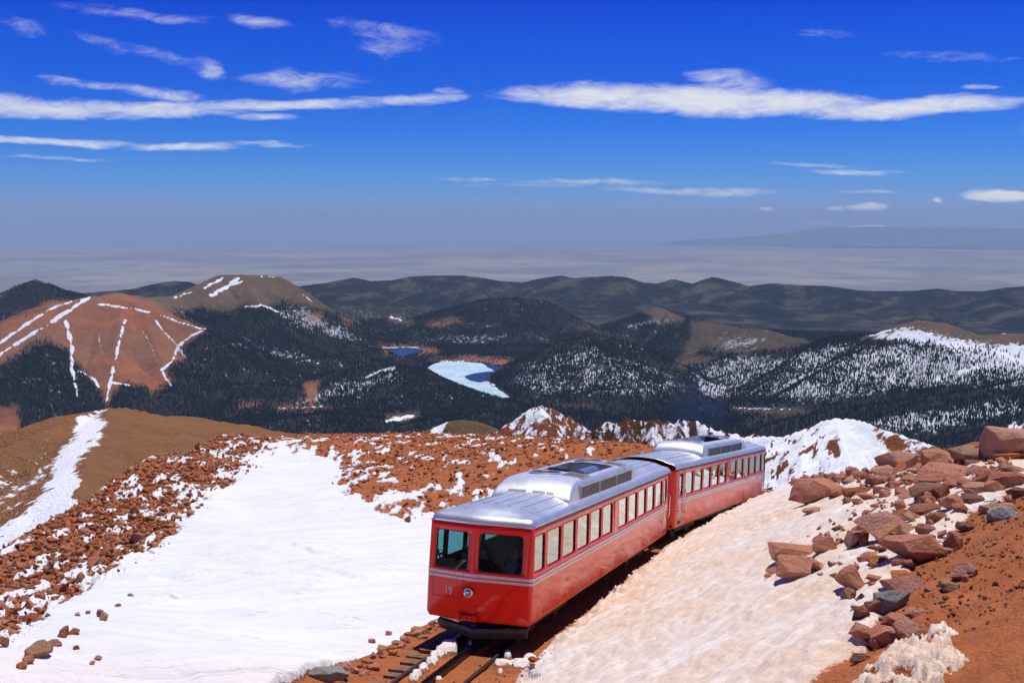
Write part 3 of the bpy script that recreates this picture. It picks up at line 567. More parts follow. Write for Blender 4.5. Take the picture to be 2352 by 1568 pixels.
LUMPS = [((1150 + .4039 * x) / 1.658, (2300 + .4039 * y) / 1.658, a * .2436, b * .2436) for x, y, a, b in ((1400, 450, 95, 48), (1320, 485, 60, 30), (1255, 515, 44, 18), (1235, 570, 70, 24), (1150, 628, 55, 24), (1085, 690, 60, 28), (1050, 728, 50, 24), (1900, 585, 100, 22), (1945, 515, 40, 30), (2060, 580, 110, 34), (2150, 545, 70, 34), (1870, 662, 26, 20), (2210, 700, 90, 30), (2280, 560, 80, 60), (1600, 440, 22, 10), (1300, 735, 40, 10))]
def near_cover(x, y, z, s, d, r, a):
    """snow (1) or ground (0), dirt on the snow, as a map on the terrain"""
    px, py = to_px(x, y, z); front = y > 1
    big = np.clip(r / 26, .5, 4)
    jx = 16 * fbm(x / (.9 * big), y / (.9 * big), 4, 101); jy = 10 * fbm(x / (.9 * big), y / (.9 * big), 4, 111)
    qx, qy = px + jx, py + jy
    patch = fbm(x / (.42 * big ** .5), y / (.95 * big ** .5), 4, 121, .62)
    sn = np.ones(x.shape)
    sl = soft_poly(qx, qy, POLY_SCREE_L, 60); sn = np.minimum(sn, 1 - sl * (.56 + 1.5 * patch) * 1.25)
    sb = soft_poly(qx, qy, POLY_SCREE_B, 34); sn = np.minimum(sn, 1 - sb * np.clip(.98 + 1.5 * patch, 0, 2))
    sn = np.where(d < 0, sn - .75 * sstep(r, rim(a) - 5, rim(a) - .5) * np.clip(.8 + 1.0 * patch, 0, 1), sn)
    g = soft_poly(qx, qy, POLY_GRAVEL, 34); sn = np.minimum(sn, 1 - 1.2 * g)
    hp = soft_poly(px + .5 * jx, py + .5 * jy, POLY_HEAP, 64); sn = np.maximum(sn, np.clip(hp * (1.0 + 1.2 * fbm(x / .22, y / .3, 4, 235, .65)), 0, 1.05)); hp = hp * .9
    sn = np.where(front, sn, 0)
    e = .55 * fbm(s / 1.1, d / 1.6, 4, 131, .6)
    de = np.interp(s, [-45, -30, -15, -8, 3, 12], [1.55, 1.60, 1.66, 1.82, 1.85, 2.1])
    bed = (1 - sstep(d, de + .02 + .5 * e, de + .22 + .5 * e)) * sstep(d, -2.95 + .4 * e, -2.7 + .4 * e) * sstep(s, -46, -39)
    sn = np.minimum(sn, 1 - bed)
    sn = np.where((r > rim(a) + 1.5) & (d > 0), 0, sn)
    dirt = np.where(d > 0, np.clip(.78 - .5 * sstep(-s, 14, 40) + .25 * fbm(x / 3, y / 3, 3, 141), 0, 1), np.clip(.05 + .25 * sstep(r, 30, 20) + .12 * fbm(x / 4, y / 9, 3, 151), 0, .25))
    for (lx, ly, rx, ry) in LUMPS:
        e2 = ((px + .35 * jx - lx) / rx) ** 2 + ((py + .35 * jy - ly) / ry) ** 2; q = np.clip(1.35 - e2, 0, 1); sn = np.maximum(sn, q); hp = np.maximum(hp, .24 * q); dirt = np.where(q > .2, .45, dirt)
    return np.clip(sn, 0, 1.1), dirt, bed, (hp, np.clip(1 - 1.4 * np.maximum(sl, sb), 0, 1))
SCARPS = []
def _scarp(pts):
    o = []
    for px, py in pts:
        d = px2dir(px, py); d = d / math.hypot(d[0], d[1]); rr = np.geomspace(14, 120, 900); z, *_ = smooth_ground(d[0] * rr, d[1] * rr); k = np.nonzero(d[2] * rr < z)[0]; o.append((d[0] * rr[k[0]], d[1] * rr[k[0]]))
    SCARPS.append(o)
def relief(x, y, s, d, r, sn, dirt, bed, hp):
    hp, opn = hp
    snw = sstep(sn, .35, .85)
    z = 0
    cups = (np.abs(fbm(x / .6, y / .9, 3, 201)) * .15 + .04 * fbm(x / .20, y / .20, 2, 205)) * dirt
    u_, v_ = x * .80 - y * .60, x * .60 + y * .80
    drift = .38 * fbm(x / 5, y / 9, 3, 211) + .17 * ridged(u_ / 3.0, v_ / .75, 4, 221) * sstep(fbm(x / 7, y / 7, 2, 223), -.25, .35)
    drift = drift * (.08 + .92 * opn)
    lip = np.zeros(x.shape)
    for pl_ in SCARPS:
        qx = [p[0] for p in pl_]; qy = [p[1] for p in pl_]; sel = (x > min(qx) - 3) & (x < max(qx) + 3) & (y > min(qy) - 3) & (y < max(qy) + 3)
        if not sel.any(): continue
        dd, tt = seg_dist(x[sel], y[sel], pl_); i_ = np.clip(tt.astype(int), 0, len(pl_) - 2); rl = np.hypot(np.array(qx)[i_], np.array(qy)[i_]); rl = rl + (np.hypot(np.array(qx)[i_ + 1], np.array(qy)[i_ + 1]) - rl) * (tt - i_)
        far_ = r[sel] > rl; n_ = fbm(x[sel] / .5, y[sel] / .5, 3, 227); en = sstep(tt, 0, .5) * sstep(len(pl_) - 1 - tt, 0, .5)
        lip[sel] = np.maximum(lip[sel], (.13 + .10 * n_) * en * np.where(far_, np.exp(-(dd / 2.2) ** 2), np.exp(-(dd / .10) ** 2)))
    z = z + snw * (np.where(d > 0, cups, drift) + .13 + lip) + sstep(hp, .1, .9) * (.02 + .22 * np.abs(fbm(x / .22, y / .26, 2, 231)))
    gr = (1 - snw) * (.10 * fbm(x / 1.3, y / 1.3, 3, 241) + .035 * fbm(x / .25, y / .25, 2, 251)) * (1 - bed)
    z = z + gr + (1 - snw) * bed * (.03 * fbm(x / .5, y / .5, 2, 261))
    # pushed-up crumbly bank beside the line
    de = np.interp(s, [-45, -30, -15, -8, 3, 12], [1.55, 1.60, 1.66, 1.82, 1.85, 2.1]); bank = np.exp(-((d - de - .55) / .3) ** 2) * snw * (.05 + .2 * fbm(x / .35, y / .35, 3, 271))
    return z + np.where(d > 0, bank, 0)
for q_ in ([(600, 1276), (640, 1265), (672, 1262), (690, 1268), (705, 1272), (725, 1284), (748, 1292)], [(585, 1315), (615, 1302), (645, 1290)], [(415, 1349), (450, 1342), (492, 1334)], [(590, 1347), (630, 1336), (665, 1318)], [(640, 1402), (700, 1375), (750, 1348)], [(808, 1346), (830, 1342), (855, 1350)], [(330, 1352), (380, 1338)], [(300, 1420), (400, 1392), (470, 1380)], [(520, 1440), (640, 1425)], [(760, 1470), (860, 1430)]): _scarp(q_)
def ground_z(x, y, fine=True):
    x = np.atleast_1d(np.asarray(x, float)); y = np.atleast_1d(np.asarray(y, float))
    z, s, d, r, a = smooth_ground(x, y); sn, dirt, bed, hp = near_cover(x, y, z, s, d, r, a)
    return z + (relief(x, y, s, d, r, sn, dirt, bed, hp) if fine else 0)
def hit_ground(px, py, r0=9, r1=140):
    """where the line of sight meets the near ground"""
    d = px2dir(px, py); d = d / math.hypot(d[0], d[1]); rr = np.geomspace(r0, r1, 500)
    z, *_ = smooth_ground(d[0] * rr, d[1] * rr); k = np.nonzero(d[2] * rr < z)[0]
    r_ = rr[k[0]] if len(k) else rr[-1]
    p = d * r_; p[2] = float(ground_z(p[0], p[1])[0]); return p

def near_mat():
    m, t, b = material('summit_ground'); geo = t.new('ShaderNodeNewGeometry').outputs['Position']
    at_ = lambda n: t.new('ShaderNodeAttribute', attribute_name=n).outputs['Fac']
    n1 = t.noise(geo, 1.3, 6, .62); n2 = t.noise(geo, 7, 5, .65); n3 = t.noise(geo, 34, 3, .6); n0 = t.noise(geo, .25, 4, .55)
    vo = t.new('ShaderNodeTexVoronoi'); t.put(vo.inputs['Vector'], geo); vo.inputs['Scale'].default_value = 16
    soil = t.mix(t.step(n1, .3, .7), (.42, .130, .040), (.30, .088, .028)); soil = t.mix(t.step(n0, .45, .7, 0, .55), soil, (.22, .085, .035))
    soil = t.mix(t.step(n2, .56, .74, 0, .65), soil, (.42, .17, .075)); soil = t.mix(t.step(n3, .66, .76, 0, .7), soil, (.47, .30, .20)); soil = t.mix(t.step(n3, .36, .27, 0, .5), soil, (.12, .045, .02))
    clean = t.mix(t.step(n0, .35, .65), (.70, .72, .75), (.755, .765, .785)); clean = t.mix(t.step(n1, .56, .75, 0, .3), clean, (.68, .65, .62))
    foul = t.mix(t.step(n2, .35, .65), (.77, .59, .43), (.66, .44, .27)); foul = t.mix(t.step(n1, .52, .72, 0, .7), foul, (.82, .73, .63)); foul = t.mix(t.step(n3, .54, .70, 0, .75), foul, (.47, .27, .145)); foul = t.mix(t.step(t.noise(geo, 90, 2, .5), .58, .70, 0, .6), foul, (.36, .19, .10))
    cu = t.new('ShaderNodeCombineXYZ'); t.put(cu.inputs[0], t.math('MULTIPLY', t.vec('DOT_PRODUCT', geo, (.80, .60, 0), out=1), .35)); t.put(cu.inputs[1], t.math('MULTIPLY', t.vec('DOT_PRODUCT', geo, (-.60, .80, 0), out=1), 2.2)); st = cu.outputs[0]; sk = t.step(t.noise(st, .9, 5, .62), .50, .66, 0, .55); foul = t.mix(sk, foul, (.86, .80, .73))
    snow = t.mix(at_('dirt'), clean, foul)
    k = t.step(t.math('ADD', at_('snow'), t.math('MULTIPLY', t.math('SUBTRACT', n2, .5), .5)), .45, .56)
    t.put(b.inputs['Base Color'], t.mix(k, soil, snow)); b.inputs['Roughness'].default_value = .85; b.inputs['Specular IOR Level'].default_value = .2
    h = t.math('ADD', t.math('MULTIPLY', t.mix(k, n2, n1), 1.0), t.math('MULTIPLY', t.math('MULTIPLY', t.math('SUBTRACT', 1.0, k), vo.outputs['Distance']), .5))
    rip = t.math('MULTIPLY', t.noise(st, .55, 5, .6, .5), t.math('MULTIPLY', k, t.math('SUBTRACT', 1.0, at_('dirt'))))
    t.put(b.inputs['Normal'], t.bump(t.math('ADD', h, t.math('MULTIPLY', n3, .3)), .75, .07, t.bump(rip, .8, .5)))
    return m
M_NEAR = near_mat()
na1 = np.linspace(-29.5, 29.5, 820); na2 = np.linspace(29.5, 330.5, 90)[1:]
NA = np.radians(np.concatenate([na1, na2])); NA_w = (NA + np.pi) % (2 * np.pi) - np.pi
NR = np.concatenate([[.5, 2, 3, 4.5, 6, 7.5], np.geomspace(9, 150, 600), [165, 185, 210]])
na_, nr_ = np.meshgrid(NA_w, NR); GX, GY = nr_ * np.sin(na_), nr_ * np.cos(na_)
gz, gs, gd, gr_, ga = smooth_ground(GX, GY); gsn, gdi, gbe, ghp = near_cover(GX, GY, gz, gs, gd, gr_, ga)
GZ = gz + relief(GX, GY, gs, gd, gr_, gsn, gdi, gbe, ghp)
GZ = np.maximum(GZ, -140)
tag(link('summit_ground', grid_mesh('ground', GX, GY, GZ, dict(snow=gsn, dirt=gdi)), M_NEAR), 'summit ground of red gravel and snow beside the railway', 'ground', kind='structure')

# ------------------------------------------------------------------ hills just beyond the edge
def hill_mat(name, soil, soil2, scale, snow=(.74, .76, .79), dark=(.05, .03, .02)):
    m, t, b = material(name); geo = t.new('ShaderNodeNewGeometry').outputs['Position']
    n1 = t.noise(geo, scale, 6, .62); n2 = t.noise(geo, scale * 5, 5, .62); n3 = t.noise(geo, scale * 22, 3, .6)
    c = t.mix(t.step(n1, .3, .7), soil, soil2); c = t.mix(t.step(n2, .55, .75, 0, .6), c, dark); c = t.mix(t.step(n3, .58, .72, 0, .5), c, tuple(x * 1.5 for x in soil))
    a = t.new('ShaderNodeAttribute', attribute_name='snow').outputs['Fac']
    k = t.step(t.math('ADD', a, t.math('ADD', t.math('MULTIPLY', t.math('SUBTRACT', n2, .5), 1.1), t.math('MULTIPLY', t.math('SUBTRACT', n3, .5), .6))), .44, .56)
    t.put(b.inputs['Base Color'], t.mix(k, c, snow)); b.inputs['Roughness'].default_value = .9; b.inputs['Specular IOR Level'].default_value = .1
    t.put(b.inputs['Normal'], t.bump(t.math('ADD', n2, n3), t.math('SUBTRACT', .95, t.math('MULTIPLY', k, .55)), 1.2 / scale / 9)); return m
def hill(name, crests, az0, az1, r0, r1, na, nr, mat, snowf, base, label, rough=0, rs=8, warp=.0):
    a, r = np.meshgrid(np.linspace(math.atan2(px2dir(az0, 1000)[0], px2dir(az0, 1000)[1]), math.atan2(px2dir(az1, 1000)[0], px2dir(az1, 1000)[1]), na), np.linspace(r0, r1, nr))
    x, y = r * np.sin(a), r * np.cos(a)
    wx_ = x + warp * fbm(x / (warp * 4 + 1), y / (warp * 4 + 1), 3, 5); wy_ = y + warp * fbm(x / (warp * 4 + 1), y / (warp * 4 + 1), 3, 6)
    z, near = ridge_net(x, y, wx_, wy_, crests, np.full(x.shape, base * 1.0), r1)
    if rough: z = z + rough * (ridged(x / rs, y / rs, 5, 17) - .62) * 2 * sstep(near, 0, rs * .5) + .25 * rough * fbm(x / (rs * .3), y / (rs * .3), 3, 19)
    px, py = to_px(x, y, z)
    return tag(link(name, grid_mesh(name, x, y, z, dict(snow=snowf(x, y, z, px, py, near))), mat), label, 'hill', kind='structure')
def snow_brown(x, y, z, px, py, near):
    qx = px + 10 * fbm(x / 16, y / 16, 4, 8); qy = py + 8 * fbm(x / 16, y / 16, 4, 9)
    k = soft_poly(qx, qy, [(238, 940), (232, 962), (248, 985), (205, 1030), (180, 1062), (188, 1100), (176, 1140), (200, 1160), (150, 1230), (60, 1280), (-100, 1330), (-300, 1400), (-300, 1330), (-60, 1250), (60, 1170), (110, 1110), (120, 1060), (165, 1000), (150, 985), (180, 962)], 24)
    st = fbm(x / 9 + y / 30, y / 40 - x / 26, 4, 18, .6)
    k2 = soft_poly(px, py, [(-300, 1500), (-300, 1100), (60, 1040), (180, 960), (150, 1200)], 60) * (.34 + .5 * st); return np.maximum(k * (.85 + .5 * st), k2)
M_BROWN = hill_mat('brown_hill', (.36, .165, .065), (.27, .135, .06), 1 / 40, dark=(.16, .092, .046))
hill('brown_hill', [dict(p=[(-500, 1180, 470), (-150, 1080, 520), (0, 1031, 560), (100, 990, 620), (150, 970, 650), (200, 946, 690), (250, 936, 710), (290, 935, 720), (340, 945, 730), (420, 966, 740), (480, 979, 750), (540, 973, 780), (600, 984, 780), (640, 999, 780), (720, 1040, 780)], s=.50, n=14),
                    dict(p=[(250, 936, 710), (235, 985, 600), (205, 1040, 520), (190, 1100, 455), (180, 1180, 400), (120, 1300, 340), (60, 1420, 300)], s=.26, n=6), dict(p=[(400, 962, 735), (430, 1060, 520), (420, 1150, 420), (400, 1300, 340)], s=.26, n=6)], -500, 780, 230, 950, 330, 170, M_BROWN, snow_brown, -330, 'smooth brown hill with a curved snow drift left of the scree ridge', warp=14)
M_TAN = hill_mat('tan_hill', (.20, .125, .055), (.155, .10, .05), 1 / 60, dark=(.12, .075, .04))
hill('tan_hill', [dict(p=[(960, 1010, 1450), (1000, 978, 1500), (1030, 965, 1500), (1060, 961, 1500), (1100, 966, 1500), (1140, 981, 1500), (1180, 1010, 1500)], s=.5, n=14)], 920, 1220, 1200, 1800, 90, 60, M_TAN,
     lambda x, y, z, px, py, near: soft_poly(px + 4 * fbm(x / 14, y / 14, 3, 3), py, [(985, 1005), (1000, 970), (1030, 962), (1020, 985), (1015, 1010)], 10), -480, 'small tan knoll with a snow edge above the dark forest')
M_CLIFF = hill_mat('cliff_rock', (.135, .055, .030), (.075, .038, .026), 1 / 5, dark=(.025, .018, .015))
M_KNOLL = hill_mat('knoll_rock', (.25, .085, .035), (.19, .065, .030), 1 / 9, dark=(.07, .03, .018))
hill('rocky_knoll', [dict(p=[(1090, 1040, 290), (1150, 995, 295), (1180, 966, 300), (1210, 941, 300), (1240, 930, 300), (1270, 938, 300), (1310, 959, 300), (1350, 985, 300), (1400, 1003, 300)], s=.55, n=5), dict(p=[(1240, 930, 300), (1255, 985, 270), (1262, 1040, 245)], s=.8, n=3)], 1060, 1440, 190, 340, 170, 90, M_KNOLL,
     lambda x, y, z, px, py, near: 0.33 + .75 * fbm(x / 1.6 + y / 14, y / 5, 4, 28, .65) + .32 * soft_poly(px, py, [(1200, 935), (1245, 925), (1265, 960), (1230, 975), (1190, 1000)], 30) + .25 * soft_poly(px, py, [(1290, 965), (1400, 1000), (1400, 1030), (1330, 1015)], 20), -110, 'pointed red rocky knoll dusted with snow behind the scree', rough=2.2, rs=6, warp=4)
hill('cliff_ridge', [dict(p=[(1310, 1030, 235), (1350, 988, 240), (1375, 970, 240), (1395, 962, 240), (1440, 958, 240), (1500, 962, 240), (1540, 968, 238), (1575, 963, 236), (1600, 965, 235), (1640, 985, 232), (1700, 996, 230), (1780, 1000, 228)], s=1.3, n=4), dict(p=[(1440, 958, 240), (1450, 1040, 205)], s=1.2, n=3), dict(p=[(1560, 964, 237), (1560, 1050, 200)], s=1.2, n=3), dict(p=[(1500, 962, 240), (1500, 1045, 207)], s=1.2, n=3)], 1290, 1800, 150, 275, 230, 110, M_CLIFF,
     lambda x, y, z, px, py, near: .36 + .80 * fbm(x / 1.6, y / 5, 4, 38, .65) + .3 * soft_poly(px, py, [(1500, 985), (1560, 975), (1530, 1010), (1490, 1030)], 20) + .35 * soft_poly(px, py, [(1330, 990), (1380, 985), (1360, 1020), (1310, 1010)], 20) + .35 * soft_poly(px, py, [(1600, 975), (1700, 990), (1690, 1040), (1590, 1040)], 30), -95, 'dark craggy cliff ridge streaked with snow behind the train roof', rough=3.0, rs=7, warp=3)
def snow_ridge_f(x, y, z, px, py, near):
    qx = px + 9 * fbm(x / 4, y / 4, 4, 51); qy = py + 6 * fbm(x / 4, y / 4, 4, 52)
    rub = soft_poly(qx, qy, [(1950, 955), (2000, 968), (2080, 1000), (2250, 1040), (2250, 1200), (1990, 1180), (2000, 1100), (2030, 1075), (2040, 1045), (2005, 1010), (2000, 985)], 20)
    crag = fbm(x / .9 - y / 3, y / 3.2, 4, 58, .65); k = .98 - 1.05 * sstep(crag, .14, .36) * soft_poly(px, py, [(1650, 1010), (1760, 1000), (1860, 985), (1900, 965), (1930, 1040), (1900, 1110), (1640, 1120)], 50)
    crg = soft_poly(qx, qy, [(1905, 1012), (1925, 1005), (1932, 1040), (1918, 1048), (1900, 1030)], 8)
    return np.minimum(k - 1.0 * rub * (.72 + .5 * fbm(x / 1.5, y / 1.5, 3, 59)), 1 - crg)
M_SNOWR = hill_mat('ridge_rubble', (.27, .10, .036), (.20, .075, .03), 1 / 7, dark=(.06, .03, .02))
hill('snow_ridge', [dict(p=[(1560, 1010, 185), (1680, 1001, 182), (1760, 1003, 178), (1800, 1000, 176), (1850, 985, 174), (1890, 968, 172), (1920, 958, 170), (1960, 962, 168), (2000, 974, 165), (2060, 996, 160), (2130, 1018, 155), (2200, 1040, 150), (2300, 1075, 145)], s=.62, n=4), dict(p=[(1920, 958, 170), (1935, 1010, 145), (1960, 1070, 120), (1980, 1150, 100)], s=.5, n=2.5), dict(p=[(1850, 985, 174), (1845, 1040, 145), (1840, 1110, 120)], s=.6, n=2)], 1540, 2360, 85, 215, 260, 150, M_SNOWR, snow_ridge_f, -85, 'white snow ridge with rubble on its right flank behind the slope', rough=1.0, rs=5, warp=3)
# ------------------------------------------------------------------ materials of the railway
def paint_mat():
    m, t, b = material('red_paint'); co = t.new('ShaderNodeTexCoord').outputs['Object']
    n = t.noise(co, 1.2, 5, .6); n2 = t.noise(t.vec('MULTIPLY', co, (.6, .6, 2.5)), 1.6, 5, .6)
    t.put(b.inputs['Base Color'], t.mix(t.step(n, .3, .7), (.88, .014, .008), (.80, .012, .008)))
    # dull, dusty patches on the gloss
    dust = t.step(n2, .52, .66); t.put(b.inputs['Roughness'], t.step(n, .3, .7, .34, .44)); t.put(b.inputs['Coat Weight'], t.step(dust, 0, 1, .85, .7)); t.put(b.inputs['Coat Roughness'], t.step(dust, 0, 1, .07, .13))
    b.inputs['Coat IOR'].default_value = 1.48; b.inputs['Specular IOR Level'].default_value = .1
    t.put(b.inputs['Normal'], t.bump(t.noise(t.vec('MULTIPLY', co, (.35, 1, 1)), 1.1, 2, .4), .004, .05)); return m
def alu_mat(name, rough, col=(.72, .74, .77)):
    m, t, b = material(name); co = t.new('ShaderNodeTexCoord').outputs['Object']
    st = t.vec('MULTIPLY', co, (.6, 6, 1)); n = t.noise(st, 2.2, 6, .65); n2 = t.noise(co, 1.5, 4, .6)
    t.put(b.inputs['Base Color'], t.mix(t.step(n2, .35, .7), col, tuple(c * .82 for c in col))); b.inputs['Metallic'].default_value = .72
    t.put(b.inputs['Roughness'], t.step(n, .25, .75, rough * .94, rough * 1.08)); t.put(b.inputs['Normal'], t.bump(t.noise(co, .8, 2, .4), .012, .03)); return m
def glass_mat(name, tint, f0=.05, dusty=.05, gain=1.65):
    m = bpy.data.materials.new(name); m.use_nodes = True; t = NT(m.node_tree); t.n.clear(); co = t.new('ShaderNodeTexCoord').outputs['Object']
    tr = t.new('ShaderNodeBsdfTransparent'); t.put(tr.inputs['Color'], tint); gl = t.new('ShaderNodeBsdfGlossy'); gl.inputs['Roughness'].default_value = .015; t.put(gl.inputs['Color'], (.86, 1, .98))
    g_ = t.new('ShaderNodeNewGeometry'); c_ = t.math('ABSOLUTE', t.vec('DOT_PRODUCT', g_.outputs['Normal'], g_.outputs['Incoming'], out=1))
    fr = t.math('MULTIPLY_ADD', t.math('POWER', t.math('SUBTRACT', 1.0, c_, clamp=True), 5.0), .95, f0)
    nb = t.bump(t.noise(co, .9, 2, .4), .04, .05); t.put(gl.inputs['Normal'], nb)
    fac = t.math('MINIMUM', t.math('MULTIPLY', fr, gain), .93)
    mx = t.new('ShaderNodeMixShader'); t.l.new(fac, mx.inputs[0]); t.l.new(tr.outputs[0], mx.inputs[1]); t.l.new(gl.outputs[0], mx.inputs[2])
    df = t.new('ShaderNodeBsdfDiffuse'); t.put(df.inputs['Color'], (.6, .56, .5)); mx2 = t.new('ShaderNodeMixShader'); t.put(mx2.inputs[0], t.step(t.noise(co, 3, 5, .65), .45, .8, dusty * .4, dusty * 2))
    t.l.new(mx.outputs[0], mx2.inputs[1]); t.l.new(df.outputs[0], mx2.inputs[2])
    o = t.new('ShaderNodeOutputMaterial'); t.l.new(mx2.outputs[0], o.inputs[0]); return m
M_RED = paint_mat(); M_ROOF = alu_mat('roof_aluminium', .40, (.66, .70, .74)); M_POD = alu_mat('pod_aluminium', .42, (.80, .81, .83)); M_WELL = alu_mat('well_aluminium', .5, (.42, .43, .45))
M_WHITE = simple('stripe_white', (.62, .60, .62), .35, coat=.6, var=.12); M_REFLBLUE = simple('moulding_reflected_blue', (.03, .04, .07), .3)  # blue reflection on the moulding is put into its base colour
M_RUB = simple('gasket_rubber', (.012, .012, .013), .5); M_DARKRED = simple('window_surround_shaded_red', (.13, .006, .006), .5, spec=.15)
M_SIDEG = glass_mat('window_glass', (.42, .70, .70), .10, .05, 2.5); M_WIND = glass_mat('windscreen_glass', (.36, .74, .80), .010, .004, 1.0)
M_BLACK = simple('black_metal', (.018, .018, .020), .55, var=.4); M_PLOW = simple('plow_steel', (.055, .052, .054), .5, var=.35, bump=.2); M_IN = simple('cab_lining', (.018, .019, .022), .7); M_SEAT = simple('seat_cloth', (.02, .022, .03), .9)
M_CHROME = simple('chrome', (.75, .76, .78), .12, metal=1); M_LENS = simple('lamp_lens', (.35, .37, .42), .08, metal=.7); M_MESHS = simple('screen_mesh', (.16, .15, .135), .6, metal=.4, var=.35, scale=9); M_FRAME = simple('screen_frame', (.55, .53, .50), .4, metal=.7)
M_CREAM = simple('cream_plate', (.62, .50, .38), .45, var=.15); M_DIGIT = simple('number_silver', (.62, .63, .66), .4)
LEN = 17.43
FOLD = -.12
VL = [.61, .655, .75, 1.85, 2.95, 3.07]                     # levels of the body shell
def inset(z): return float(np.interp(z, [.61, .655, .75, 1.85, 3.07], [.13, .05, 0, 0, .025]))
def nose_x(y, z=1.5):
    base = .17 * (1 - abs(y - FOLD) / (1.30 + (FOLD if y < FOLD else -FOLD)))
    return base - float(np.interp(z, [.61, .655, .75, 1.0, 1.9, 3.07], [.12, .05, .012, 0, 0, .05]))
def rounded(u0, u1, v0, v1, r, n=5):
    pts = []
    for cx, cy, a0 in ((u1 - r, v1 - r, 0), (u0 + r, v1 - r, 90), (u0 + r, v0 + r, 180), (u1 - r, v0 + r, 270)):
        pts += [(cx + r * math.cos(math.radians(a0 + 90 * k / n)), cy + r * math.sin(math.radians(a0 + 90 * k / n))) for k in range(n + 1)]
    return pts
def wall(mb, us, wins, mp):
    """patch of the shell; us = breakpoints along the wall, wins[i] = opening in the window band of cell i"""
    for i in range(len(us) - 1):
        for j in range(len(VL) - 1):
            a, b, c, d = (us[i], VL[j]), (us[i + 1], VL[j]), (us[i + 1], VL[j + 1]), (us[i], VL[j + 1])
            wn = wins.get(i) if j == 3 else None
            if not wn: mb.add([mp(*q) for q in (a, b, c, d)], [(0, 1, 2, 3)]); continue
            n = 5; ring = rounded(*wn, n); corner = [c, d, a, b]
            vs_ = [mp(*q) for q in ring] + [mp(*q) for q in corner]; N = len(ring); fs = []
            for q in range(4):
                for k in range(n): fs.append((q * (n + 1) + k, q * (n + 1) + k + 1, N + q))
                fs.append((q * (n + 1) + n, ((q + 1) * (n + 1)) % N, N + (q + 1) % 4, N + q))
            mb.add(vs_, fs)
WINX = [(-.16, -.97)] + [(-1.22 - 1.422 * k, -2.40 - 1.422 * k) for k in range(5)] + [(-8.95 - 1.45 * k, -10.11 - 1.45 * k) for k in range(5)]
DOORW = (-16.34, -16.80)
WZ = (1.945, 2.865)
def pane(name, pts2, mp, parent, glass, gasket, off):
    """a glass pane with its gasket ring"""
    mb = MB(); vs_ = [mp(u, v, off) for u, v in pts2]; mb.add(vs_, [tuple(range(len(vs_)))]); o = mb.obj(name, glass, parent)
    c = np.mean(pts2, 0); g = MB(); N = len(pts2)
    inner = [(c[0] + (u - c[0]) * (1 - .032 / max(.2, abs(u - c[0]) + .15)), c[1] + (v - c[1]) * (1 - .03 / max(.2, abs(v - c[1]) + .15))) for u, v in pts2]
    A = [mp(u, v, off + .012) for u, v in pts2]; B = [mp(u, v, off + .012) for u, v in inner]; C_ = [mp(u, v, off + .001) for u, v in inner]
    g.add(A + B + C_, [(k, (k + 1) % N, N + (k + 1) % N, N + k) for k in range(N)] + [(N + k, N + (k + 1) % N, 2 * N + (k + 1) % N, 2 * N + k) for k in range(N)])
    g.obj('gasket', gasket, o); return o
def roof_z(y, b):
    r = .20; zf = math.sqrt(max(0, r * r - (r - min(b, r)) ** 2)); return 3.066 + zf + .20 * (1 - (y / 1.42) ** 2) * float(sstep(np.array(b), .05, .75))
def pod_z(x, y):
    e = lambda t: math.sqrt(max(0, 1 - (1 - min(max(t, 0), 1)) ** 2))
    k = min(e((-3.85 - x) / 1.5), e((1.17 - abs(y)) / .17), e((x + 12.45) / .75)); return 3.19 + (.58 + .10 * (1 - (y / 1.17) ** 2)) * k

